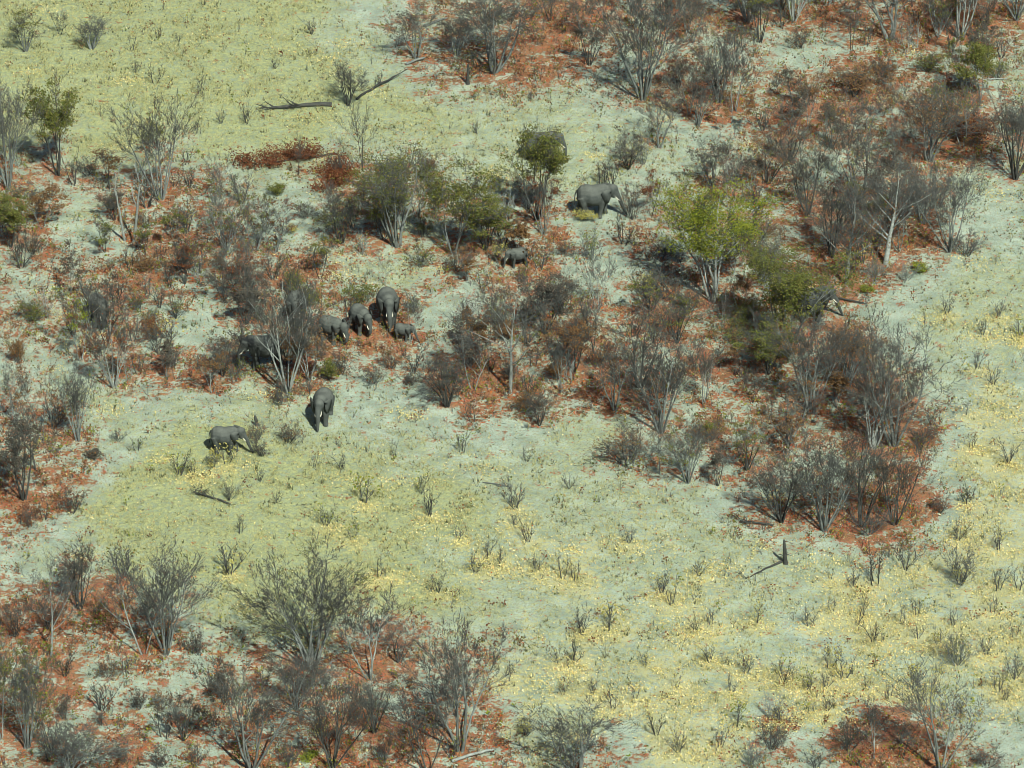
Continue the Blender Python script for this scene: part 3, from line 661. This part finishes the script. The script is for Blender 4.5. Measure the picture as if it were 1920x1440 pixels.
taken = [(t[0], t[1]) for t in TREES + SHRUBS] + [(t[0], t[1]) for t in KEY_TREES]
def clear_of(bx, by, d): return min((bx - q[0]) ** 2 + ((by - q[1]) * 1.6) ** 2 for q in taken) > d * d
ELE = [(1112, 405), (972, 500), (1014, 301), (606, 788), (428, 850), (622, 640), (676, 622), (727, 600), (756, 636), (498, 688), (557, 604), (184, 607), (1540, 597)]
def hides_elephant(bx, by, h, w): return any(abs(bx - ex) < 40 + w / 2 and -4 < by - ey < h + 15 for ex, ey in ELE)
made = 0
while made < 78:
    bx, by = (random.uniform(1050, 1900), random.uniform(10, 980)) if made < 50 else (random.uniform(5, 1100), random.uniform(240, 760)) if made < 68 else (random.uniform(5, 1915), random.uniform(10, 1432))
    x, y = at(bx, by); l = zone(np.array([x]), np.array([y]))[1]; hp_ = random.uniform(60, 120); wp = hp_ * random.uniform(0.45, 0.75)
    if l[0] < 0.35 or not clear_of(bx, by, 32) or abs(bx - 1360) < 75 and 540 < by < 660 or hides_elephant(bx, by, hp_, wp): continue
    taken.append((bx, by)); made += 1
    leaf, amt, bark = random.choice([('dull', 0), ('dull', 0), ('dull', 1), ('brown', 1), ('brown', 2), ('olive', 1), ('red', 1)]) + (random.choice('ggdp'),)
    habit = random.choice(['thin', 'thin', 'vase'])
    o, h = place_tree(bx, by, by - hp_, wp, habit, leaf, amt, bark, 'leafy_tree' if amt > 1 else 'bare_tree')
    look = 'young ' + (f"{LEAFWORD[leaf]}-leaved " if amt > 1 else {'g': 'grey', 'p': 'pale', 'd': 'dark'}[bark] + (' bare ' if not amt else f" sparsely {LEAFWORD[leaf]}-leaved ")) + ('slender' if habit == 'thin' else 'many-stemmed')
    RECORDS.append((o, look, 'tree', bx, by, 'trees of the dry woodland'))

i_sh = 0
def shrub(bx, by, ty, w, leaf, amt, bark):
    global i_sh
    P = SHRUB[i_sh % len(SHRUB)]; i_sh += 1
    x, y = at(bx, by); s, p = scale_at(bx, by)
    h = (by - ty) / (s * math.cos(p)) * 0.9; wid = w / s
    root = link('shrub', None); root.location = (x, y, float(height(x, y)) - 0.03)
    root.rotation_euler = (0, 0, random.uniform(0, 6.28)); root.scale = (wid / P.w, wid / P.w, h / P.h)
    o = link('stems', single_mesh(P), root); o.name = 'twigs'; mat_obj(o, M_TWIG if bark == 'd' else M_STEM)
    if amt:
        o = link('foliage', P.foliage({1: 220, 2: 1100}[amt], round(0.11 / max(wid / P.w, h / P.h), 2)), root); mat_obj(o, M_LEAF[leaf])
    RECORDS.append((root, ('wide ' if w >= 56 else 'small ' if w < 36 else '') + (f"{LEAFWORD[leaf]}-leaved" if amt > 1 else f"twiggy {LEAFWORD[leaf]}" if amt else 'leafless twiggy'), 'shrub', bx, by, 'low shrubs'))
for a in SHRUBS:
    shrub(*a)

made = 0
while made < 30:                                   # small olive and brown shrubs that fill the middle of the wood
    bx, by = random.uniform(20, 1250), random.uniform(270, 760)
    x, y = at(bx, by); l = zone(np.array([x]), np.array([y]))[1]
    if l[0] < 0.30 or not clear_of(bx, by, 30) or hides_elephant(bx, by, 45, 20): continue
    taken.append((bx, by)); made += 1
    shrub(bx, by, by - random.uniform(26, 52), random.uniform(30, 58), random.choice(['olive', 'olive', 'brown', 'dull', 'yellow']), random.choice([1, 1, 2]), 'd')

i_sp = 0
def sapling(bx, by, hpx, lf, group):
    global i_sp
    P = SAP[i_sp % len(SAP)]; i_sp += 1
    x, y = at(bx, by); s, p = scale_at(bx, by)
    h = hpx / (s * math.cos(p))
    o = link('sapling', single_mesh(P)); k = h / P.h
    o.location = (x, y, float(height(x, y)) - 0.03); o.rotation_euler = (0, 0, random.uniform(0, 6.28))
    o.scale = (k * 1.15, k * 1.15, k)
    mat_obj(o, {'d': M_DARK, 'p': M_PALE}.get(lf, M_TWIG))
    if lf in ('y', 'g', 'o', 'b'):
        f = link('foliage', P.foliage(60, 0.12), o)
        mat_obj(f, M_LEAF[{'y': 'yellow', 'g': 'green', 'o': 'olive', 'b': 'brown'}[lf]])
    look = {'y': 'yellow-leaved', 'g': 'greenish', 'd': 'dark bare', 'o': 'olive-leaved', 'b': 'brown-leaved', 'p': 'pale bare', '': 'grey bare'}[lf]
    sz = 'tall ' if hpx > 45 else 'low ' if hpx < 28 else ''
    RECORDS.append((o, sz + look, 'sapling', bx, by, group))
for a in SAPS:
    sapling(*a, 'saplings on the open grass')
# young growth in the wood, standing where the litter lies
made = 0
while made < 150:
    bx, by = (random.uniform(5, 1915), random.uniform(10, 1432)) if made < 108 else (random.uniform(20, 1000), random.uniform(280, 760))
    x, y = at(bx, by); g, l, ye = zone(np.array([x]), np.array([y]))
    if l[0] < 0.35 or not clear_of(bx, by, 26) or hides_elephant(bx, by, 40, -40): continue
    taken.append((bx, by)); made += 1
    sapling(bx, by, random.uniform(22, 62), random.choice(['d', 'd', '', '', 'p', 'o', 'o', 'b', 'y']), 'saplings among the trees')

# ------------------------------------------------------------------ fallen wood and odd bushes
def log(name, a, b, r0, r1, mat, label, cat, key, limbs=0, leaf=None):
    (x0, y0), (x1, y1) = at(*a), at(*b)
    root = link(name, None); root.location = (x0, y0, float(height(x0, y0)))
    d = np.array([x1 - x0, y1 - y0, 0.0]); L = np.linalg.norm(d); d /= L; sd = np.array([-d[1], d[0], 0])
    rr = random.Random(int(a[0] * 7 + a[1]))
    pts = [d * L * t + sd * rr.uniform(-0.05, 0.05) * L * 0.3 + np.array([0, 0, r0 * 0.8 + 0.02 + 0.10 * math.sin(t * 3.14)]) for t in np.linspace(0, 1, 9)]
    V, F = tubes([([pts[0] - d * 0.02] + pts, [0.01] + list(np.linspace(r0, r1, 9)), 8)])
    o = link('trunk', mesh_from('trunk', V, F, [mat]), root)
    if limbs:
        lines, tips = [], []
        for _ in range(limbs):
            t = rr.uniform(0.08 if leaf else 0.45, 1.0); p = d * L * t + np.array([0, 0, r0])
            e = norm(d * rr.uniform(0.3, 1) + sd * rr.uniform(-0.8, 0.8) + np.array([0, 0, rr.uniform(0.05, 0.5)]))
            l2 = L * rr.uniform(0.12, 0.32)
            mid = p + e * l2 * 0.5 + np.array([rr.uniform(-.1, .1), rr.uniform(-.1, .1), 0.05]); tip = p + e * l2
            tip[2] = max(tip[2], 0.05); lines.append(([p, mid, tip], [r1 * 0.6, r1 * 0.4, 0.012], 4)); tips += [mid, tip]
            for _ in range(4):
                f = mid + (tip - mid) * rr.random(); g = f + np.array([rr.uniform(-.5, .5), rr.uniform(-.5, .5), rr.uniform(0.0, .4)])
                lines.append(([f, (f + g) / 2, g], [0.02, 0.015, 0.008], 3)); tips.append(g)
        V, F = tubes(lines); link('branches', mesh_from('branches', V, F, [mat]), root)
        if leaf:
            tips = np.array(tips); P = tips[rng.integers(0, len(tips), 2600)] + rng.normal(size=(2600, 3)) * np.array([0.5, 0.35, 0.14]); P[:, 2] = np.maximum(P[:, 2], 0.06)
            V, F = leaf_quads(P, np.full(len(P), 0.16)); link('foliage', mesh_from('foliage', V, [F], [M_LEAF[leaf]], smooth=False), root)
    tag(root, label, cat)
    if key: KEYS.append((key, (a[0] + b[0]) / 2, (a[1] + b[1]) / 2))

log('fallen_tree', (622, 200), (500, 208), 0.20, 0.10, M_DARK, 'dark fallen tree lying on the grass with bare broken crown', 'fallen tree', 'the dark fallen tree', 16)
log('fallen_branch', (668, 188), (748, 142), 0.12, 0.06, M_DARK, 'dark fallen branch sloping up from the small bare tree', 'fallen branch', 'the sloping fallen branch', 9)
log('fallen_branch', (762, 121), (800, 108), 0.13, 0.09, M_STEM, 'short grey fallen branch below the wood edge', 'fallen branch', None)
log('fallen_branch', (795, 50), (842, 34), 0.13, 0.08, M_STEM, 'straight grey fallen branch high among the upper trees', 'fallen branch', None)
log('fallen_tree', (634, 290), (478, 312), 0.11, 0.07, M_DARK, 'toppled shrub with a mass of dark red dead leaves', 'fallen tree', 'the toppled red shrub', 22, 'red')
log('fallen_branch', (632, 300), (622, 356), 0.08, 0.05, M_DARK, 'broken branch with rusty red leaves hanging toward the viewer', 'fallen branch', None, 10, 'red')
log('fallen_log', (848, 1428), (932, 1404), 0.12, 0.09, M_PALE, 'pale bare log lying on the red litter', 'log', 'the pale log', 0)
log('fallen_branch', (1470, 1052), (1400, 1086), 0.09, 0.03, M_DARK, 'thin dark fallen stem broken from the leaning dead stump', 'fallen branch', None, 4)
log('fallen_branch', (1545, 560), (1628, 574), 0.10, 0.05, M_DARK, 'dark fallen branch at the head of the hidden elephant', 'fallen branch', None, 3)
log('fallen_branch', (432, 948), (365, 928), 0.08, 0.05, M_DARK, 'small dark fallen branch with twigs on the yellow grass', 'fallen branch', 'the small fallen branch on the grass', 14)
log('fallen_branch', (1450, 986), (1385, 980), 0.09, 0.05, M_DARK, 'tree shadow built as a dark twiggy branch at the edge of the wood', 'fallen branch', None, 12)  # dark branch shape put in for a tree's cast shadow
log('fallen_branch', (905, 905), (960, 915), 0.05, 0.03, M_STEM, 'grey twiggy branch lying alone on the thin grass', 'fallen branch', 'the grey branch lying on thin grass', 8)
log('fallen_branch', (590, 1352), (520, 1330), 0.09, 0.05, M_PALE, 'white crooked branch lying among the lower trees', 'fallen branch', None, 4)
log('fallen_branch', (1890, 150), (1835, 152), 0.07, 0.05, M_PALE, 'thin pale branch on the ground near the upper right', 'fallen branch', None, 2)

def stump(px, py, hpx, lean, mat, label, key, limbs):
    x, y = at(px, py); s, p = scale_at(px, py); h = hpx / (s * math.cos(p))
    root = link('dead_stump', None); root.location = (x, y, float(height(x, y)) - 0.03)
    pts = [np.array([lean * h * t, 0.05 * math.sin(t * 6), h * t]) for t in np.linspace(0, 1, 7)]
    V, F = tubes([(pts, [0.20, 0.15, 0.13, 0.12, 0.12, 0.10, 0.02], 8)]); link('trunk', mesh_from('trunk', V, F, [mat]), root)
    lines = []
    rr = random.Random(px)
    for _ in range(limbs):
        t = rr.uniform(0.3, 0.95); p0 = np.array([lean * h * t, 0, h * t]); e = np.array([rr.uniform(-1, 1), rr.uniform(-1, 1), rr.uniform(-0.3, 0.6)])
        lines.append(([p0, p0 + e * 0.3 * h * 0.5 + [0, 0, .05], p0 + e * 0.3 * h], [0.05, 0.035, 0.01], 4))
    V, F = tubes(lines); link('branches', mesh_from('branches', V, F, [mat]), root)
    tag(root, label, 'tree stump'); KEYS.append((key, px, py))
stump(877, 157, 42, 0.02, M_DARK, 'short upright dead stump alone below the upper trees', 'the upright dead stump', 3)
stump(1473, 1056, 50, -0.08, M_DARK, 'leaning dead stump with a broken stem beside it on grass', 'the leaning dead stump', 8)
stump(482, 800, 22, -0.15, M_DARK, 'little dark broken stump beside the brown shrub on grass', 'the little dark stump', 3)

def bush(name, px, py, hpx, wpx, leaf, n, label, key):
    x, y = at(px, py); s, p = scale_at(px, py); h = hpx / (s * math.cos(p)); w = wpx / s
    P = SHRUB[len(KEYS) % len(SHRUB)]
    root = link(name, None); root.location = (x, y, float(height(x, y)) - 0.03); root.scale = (w / P.w, w / P.w, h / P.h)
    o = link('twigs', single_mesh(P), root); mat_obj(o, M_TWIG)
    o = link('foliage', P.foliage(n, 0.17), root); mat_obj(o, M_LEAF[leaf])
    tag(root, label, 'bush'); KEYS.append((key, px, py))
bush('leafy_bush', 1830, 268, 48, 58, 'red', 1600, 'round bush thick with dark red leaves among bare trees', 'the dark red bush')
bush('leafy_bush', 580, 1424, 16, 32, 'green', 900, 'low round green bush at the foot of bare trees', 'the round green bush')

# ------------------------------------------------------------------ elephants
def hide_mat():
    m, nt, b = new_mat('elephant_hide')
    tc = N(nt, 'ShaderNodeTexCoord').outputs['Object']
    n1 = noise(nt, tc, 2.2, 4); n2 = noise(nt, tc, 16.0, 4, 0.7)
    col = ramp(nt, n1, [(0.3, (0.048, 0.055, 0.053)), (0.7, (0.092, 0.101, 0.096))])
    nrm = N(nt, 'ShaderNodeSeparateXYZ'); nt.links.new(N(nt, 'ShaderNodeNewGeometry').outputs['Normal'], nrm.inputs[0])
    sunlit_dust = math_(nt, 'MULTIPLY', math_(nt, 'SUBTRACT', nrm.outputs[2], 0.2, True), 0.38)
    col = mix(nt, sunlit_dust, col, (0.24, 0.245, 0.21))                       # dust thrown on their backs, plus sunlit lightness painted into the colour
    nt.links.new(col, b.inputs['Base Color'])
    bp = N(nt, 'ShaderNodeBump'); bp.inputs['Strength'].default_value = 0.5; bp.inputs['Distance'].default_value = 0.03
    nt.links.new(n2, bp.inputs['Height']); nt.links.new(bp.outputs['Normal'], b.inputs['Normal'])
    b.inputs['Roughness'].default_value = 0.8
    return m
M_HIDE = hide_mat()
M_TUSK, _, _b = new_mat('ivory'); _b.inputs['Base Color'].default_value = (0.74, 0.70, 0.58, 1); _b.inputs['Roughness'].default_value = 0.5
M_HAIR, _, _b = new_mat('tail_hair'); _b.inputs['Base Color'].default_value = (0.03, 0.03, 0.028, 1)

def loft(rings, sd=16):
    """rings: (centre, half width across y, half height, tilt) -> closed tube along x"""
    V = []; th = np.arange(sd) * 2 * np.pi / sd
    for (cx, cy, cz), ry, rz, tilt in rings:
        c_, s_ = np.cos(th) * ry, np.sin(th) * rz
        V.append(np.stack([cx + s_ * math.sin(tilt), cy + c_, cz + s_ * math.cos(tilt)], 1))
    V.append(np.array([rings[0][0], rings[-1][0]]))
    V = np.concatenate(V); k = np.arange(sd); k2 = (k + 1) % sd; Q = []
    for i in range(len(rings) - 1):
        o = i * sd; Q.append(np.stack([o + k, o + k2, o + sd + k2, o + sd + k], 1))
    e = len(rings) * sd; l = (len(rings) - 1) * sd
    T = np.concatenate([np.stack([np.full(sd, e), k2, k], 1), np.stack([np.full(sd, e + 1), l + k, l + k2], 1)])
    return V, np.concatenate(Q), T

def blob(c_, r_, sd=16):
    a = np.linspace(-math.pi / 2 + 0.25, math.pi / 2 - 0.25, 7)
    return loft([((c_[0] + r_[0] * math.sin(t), c_[1], c_[2]), r_[1] * math.cos(t), r_[2] * math.cos(t), 0) for t in a], sd)

def limb(pts, rad):
    p0, p1 = np.asarray(pts[0], float), np.asarray(pts[1], float)
    V, F = tubes([([p0 - 0.1 * norm(p1 - p0)] + [np.asarray(p, float) for p in pts] + [np.asarray(pts[-1], float) + 0.12 * norm(np.asarray(pts[-1], float) - np.asarray(pts[-2], float))], [0.01] + list(rad) + [0.02], 12)])
    return V, F[0], F[1]

def elephant(px, py, H, heading, label, trunk='down', stride=0.25, head_drop=0.0, yaw=0.0, tusk=1.0, ear_out=0.38, key=None):
    parts = []
    rump = [((-1.30, 0, 1.55), .16, .22, 0), ((-1.22, 0, 1.56), .38, .46, 0), ((-1.0, 0, 1.58), .58, .66, 0), ((-.6, 0, 1.61), .68, .74, 0), ((-.1, 0, 1.52), .75, .74, 0),
            ((.4, 0, 1.58), .68, .76, 0), ((.8, 0, 1.72), .52, .70, 0), ((1.1, 0, 1.80 - head_drop * .4), .38, .50, .2), ((1.3, 0, 1.86 - head_drop * .7), .30, .38, .2)]
    parts.append(loft(rump))
    hd = np.array([1.52, 0, 1.98 - head_drop])
    def hp(x, y, z):
        """a point given for the raised head, moved with it: nod and turn about the neck"""
        v = np.array([x, y, z]) - np.array([1.15, 0, 1.9]); nod = head_drop * 0.9
        v = np.array([v[0] * math.cos(nod) + v[2] * math.sin(nod), v[1], -v[0] * math.sin(nod) + v[2] * math.cos(nod)])
        v = np.array([v[0] * math.cos(yaw) - v[1] * math.sin(yaw), v[0] * math.sin(yaw) + v[1] * math.cos(yaw), v[2]])
        return v + np.array([1.15, 0, 1.9 - head_drop * 0.55])
    for c_, r_ in (((1.48, 0, 2.06), (.40, .36, .44)), ((1.66, 0, 2.16), (.26, .27, .30)), ((1.62, 0, 1.72), (.30, .26, .26)), ((1.30, 0, 1.98), (.34, .34, .42))):
        parts.append(blob(hp(*c_), r_))
    tr0 = [hp(1.74, 0, 1.98), hp(1.90, 0, 1.72)]
    base = tr0[-1]
    fx = np.array([math.cos(yaw), math.sin(yaw), 0])
    if trunk == 'down':
        tr = tr0 + [base + fx * .16 - [0, 0, .38], base + fx * .20 - [0, 0, .80], np.array([base[0], base[1], .42]) + fx * .24, np.array([base[0], base[1], .14]) + fx * .32]
    elif trunk == 'curl':
        tr = tr0 + [base + fx * .10 - [0, 0, .42], base + fx * .02 - [0, 0, .82], np.array([base[0], base[1], .38]) - fx * .18, np.array([base[0], base[1], .20]) - fx * .40]
    else:                                                # reaching forward to the ground
        tr = tr0 + [base + fx * .22 - [0, 0, .36], base + fx * .38 - [0, 0, .78], np.array([base[0], base[1], .40]) + fx * .58, np.array([base[0], base[1], .12]) + fx * .74]
    parts.append(limb(tr, [.25, .215, .175, .14, .11, .085]))
    for sy in (1, -1):
        f = stride * sy
        parts.append(limb([(.78, .30 * sy, 1.62), (.76 + f * .3, .34 * sy, 1.15), (.76 + f * .75, .34 * sy, .62), (.74 + f, .34 * sy, .26), (.77 + f, .34 * sy, .0)], [.34, .26, .19, .165, .20]))
        f = -stride * sy
        parts.append(limb([(-.88, .28 * sy, 1.55), (-.82 + f * .3, .34 * sy, 1.12), (-.86 + f * .7, .34 * sy, .72), (-.96 + f, .33 * sy, .34), (-.90 + f, .33 * sy, .0)], [.42, .32, .22, .165, .20]))
    V, Q, T = [], [], []; n0 = 0
    for v, q, t in parts:
        V.append(v); Q.append(q + n0); T.append(t + n0); n0 += len(v)
    me = mesh_from('body', np.concatenate(V), [np.concatenate(Q), np.concatenate(T)], [M_HIDE])
    tmp = bpy.data.objects.new('tmp', me); COL.objects.link(tmp)
    rm = tmp.modifiers.new('r', 'REMESH'); rm.mode = 'VOXEL'; rm.voxel_size = 0.045; rm.use_smooth_shade = True
    sm = tmp.modifiers.new('s', 'SMOOTH'); sm.factor = 0.5; sm.iterations = 5
    body = bpy.data.meshes.new_from_object(tmp.evaluated_get(bpy.context.evaluated_depsgraph_get()))
    body.name = 'body'; body.materials.clear(); body.materials.append(M_HIDE)
    bpy.data.objects.remove(tmp); bpy.data.meshes.remove(me)
    x, y = at(px, py); k = H / 2.42
    root = link('elephant', None); root.location = (x, y, float(height(x, y))); root.rotation_euler = (0, 0, R(heading)); root.scale = (k * 0.93, k * 1.12, k * 1.06)
    link('body', body, root)
    # ears: broad fans hung from the back of the head
    out = [(0, .30), (.10, .42), (-.10, .50), (-.36, .48), (-.60, .34), (-.70, .06), (-.64, -.26), (-.48, -.58), (-.26, -.80), (-.10, -.72), (.02, -.40), (.06, -.08)]
    for sy in (1, -1):
        C = []
        for lay in (0.0, 0.035):
            for (u, z) in out:
                u *= 1.1; z *= 0.55 if z > 0 else 1.05
                C.append(hp(1.36 + u * math.cos(ear_out), sy * (.36 - u * math.sin(ear_out) + lay + .06 * (1 - min(1, abs(u) / .7))), 2.02 + z))
        n = len(out); mid = [hp(1.36 - .28 * math.cos(ear_out), sy * (.42 + .28 * math.sin(ear_out) + l_), 1.92) for l_ in (0.02, 0.075)]
        Vv = np.array(C + mid); a = np.arange(n); b_ = (a + 1) % n
        T = np.concatenate([np.stack([a, b_, np.full(n, 2 * n)], 1), np.stack([n + b_, n + a, np.full(n, 2 * n + 1)], 1)])
        link('ear', mesh_from('ear', Vv, [np.stack([a, n + a, n + b_, b_], 1), T], [M_HIDE]), root)
        if tusk:
            p = [hp(1.76, .17 * sy, 1.66), hp(1.96, .20 * sy, 1.48), hp(2.02 + .06 * tusk, .19 * sy, 1.42), hp(2.06 + .12 * tusk, .17 * sy, 1.40)]
            Vv, F = tubes([(p, [.042, .038, .03, .010], 8)]); link('tusk', mesh_from('tusk', Vv, F, [M_TUSK]), root)
    Vv, F = tubes([([(-1.26, 0, 1.92), (-1.42, .02, 1.62), (-1.46, .03, 1.25), (-1.45, .05, .98), (-1.45, .05, .9)], [.075, .05, .035, .03, .02], 8)])
    tl = link('tail', mesh_from('tail', Vv, F, [M_HIDE]), root)
    Vv, F = tubes([([(-1.45, .05, 1.0), (-1.46, .05, .86), (-1.45, .06, .70)], [.03, .05, .01], 6)]); link('tail_tuft', mesh_from('tail_tuft', Vv, F, [M_HAIR]), tl)
    tag(root, label, 'elephant', 'elephants of the herd')
    KEYS.append((key, px, py - 15))

elephant(1112, 405, 2.75, 0, 'large grey elephant walking to the right, side on, past a yellow bush', 'reach', .22, .10, 0, 1.2, key='the elephant walking right behind the yellow bush')
elephant(972, 500, 1.55, -158, 'young elephant facing left with head lowered beside red litter', 'down', .1, .25, 0, .5, key='the young elephant facing left')
elephant(1014, 301, 2.6, -4, 'farthest elephant, walking right and half hidden by a small round olive tree', 'down', .2, .12, 0, 1.0, key='the farthest elephant')
elephant(606, 788, 2.45, -100, 'elephant walking straight toward the viewer on pale sand', 'down', .16, .12, 0, 1.0, .5, key='the elephant walking toward the viewer')
elephant(422, 850, 2.15, -6, 'nearest elephant, smallish, walking right through the yellow grass', 'reach', .24, .12, 0, .5, key='the nearest elephant')
elephant(622, 640, 2.15, -38, 'elephant with lowered head facing right beside the white-stemmed tree', 'curl', .15, .30, 0, .6, key='the elephant beside the white-stemmed tree')
elephant(676, 622, 2.2, -62, 'elephant with two white tusks and lowered head at the middle of three', 'curl', .12, .28, .1, 1.3, .35, key='the elephant with two white tusks')
elephant(727, 600, 2.65, -84, 'broad elephant facing the viewer behind the small calf', 'down', .1, .12, 0, .6, .5, key='the broad elephant behind the calf')
elephant(756, 636, 1.4, -22, 'small dark elephant calf grazing to the right among red leaves', 'reach', .12, .22, 0, 0, key='the small calf')
elephant(498, 688, 2.65, -166, 'big shaded elephant facing left behind the white-stemmed tree', 'down', .2, .12, 0, 1.0, key='the shaded elephant')
elephant(557, 604, 2.45, -88, 'elephant facing the viewer behind the crown of the white-stemmed tree', 'down', .1, .10, 0, 1.0, .55, key='the elephant behind the white-stemmed crown')
elephant(184, 607, 2.35, -70, 'dark elephant facing the viewer at the far left of the herd', 'curl', .12, .22, 0, .9, .4, key='the leftmost elephant')
elephant(1519, 597, 2.65, 8, 'elephant walking right with only head and forelegs out of the olive tree', 'reach', .22, .10, 0, 1.0, key='the elephant behind the olive tree')

# ------------------------------------------------------------------ labels that single each plant out
ORD = ['', 'second ', 'third ', 'fourth ', 'fifth ', 'sixth ', 'seventh ', 'eighth ', 'ninth ']
buckets = {}
for rec in RECORDS:
    o, look, noun, px, py, grp = rec
    best = min(KEYS, key=lambda k: (k[1] - px) ** 2 + ((k[2] - py) * 1.3) ** 2)
    dx, dy = px - best[1], py - best[2]
    side = ('right of' if dx > 0 else 'left of') if abs(dx) > abs(dy) else ('in front of' if dy > 0 else 'behind')
    buckets.setdefault((look, noun, best[0], side), []).append((math.hypot(dx, dy), rec))
for (look, noun, phrase, side), recs in buckets.items():
    recs.sort(key=lambda q: q[0])
    for i, (_, rec) in enumerate(recs):
        art = '' if len(recs) == 1 else ('nearest ' if i == 0 else ORD[i] + 'nearest ')
        tag(rec[0], f"{art}{look} {noun} {side} {phrase}", noun, rec[5])
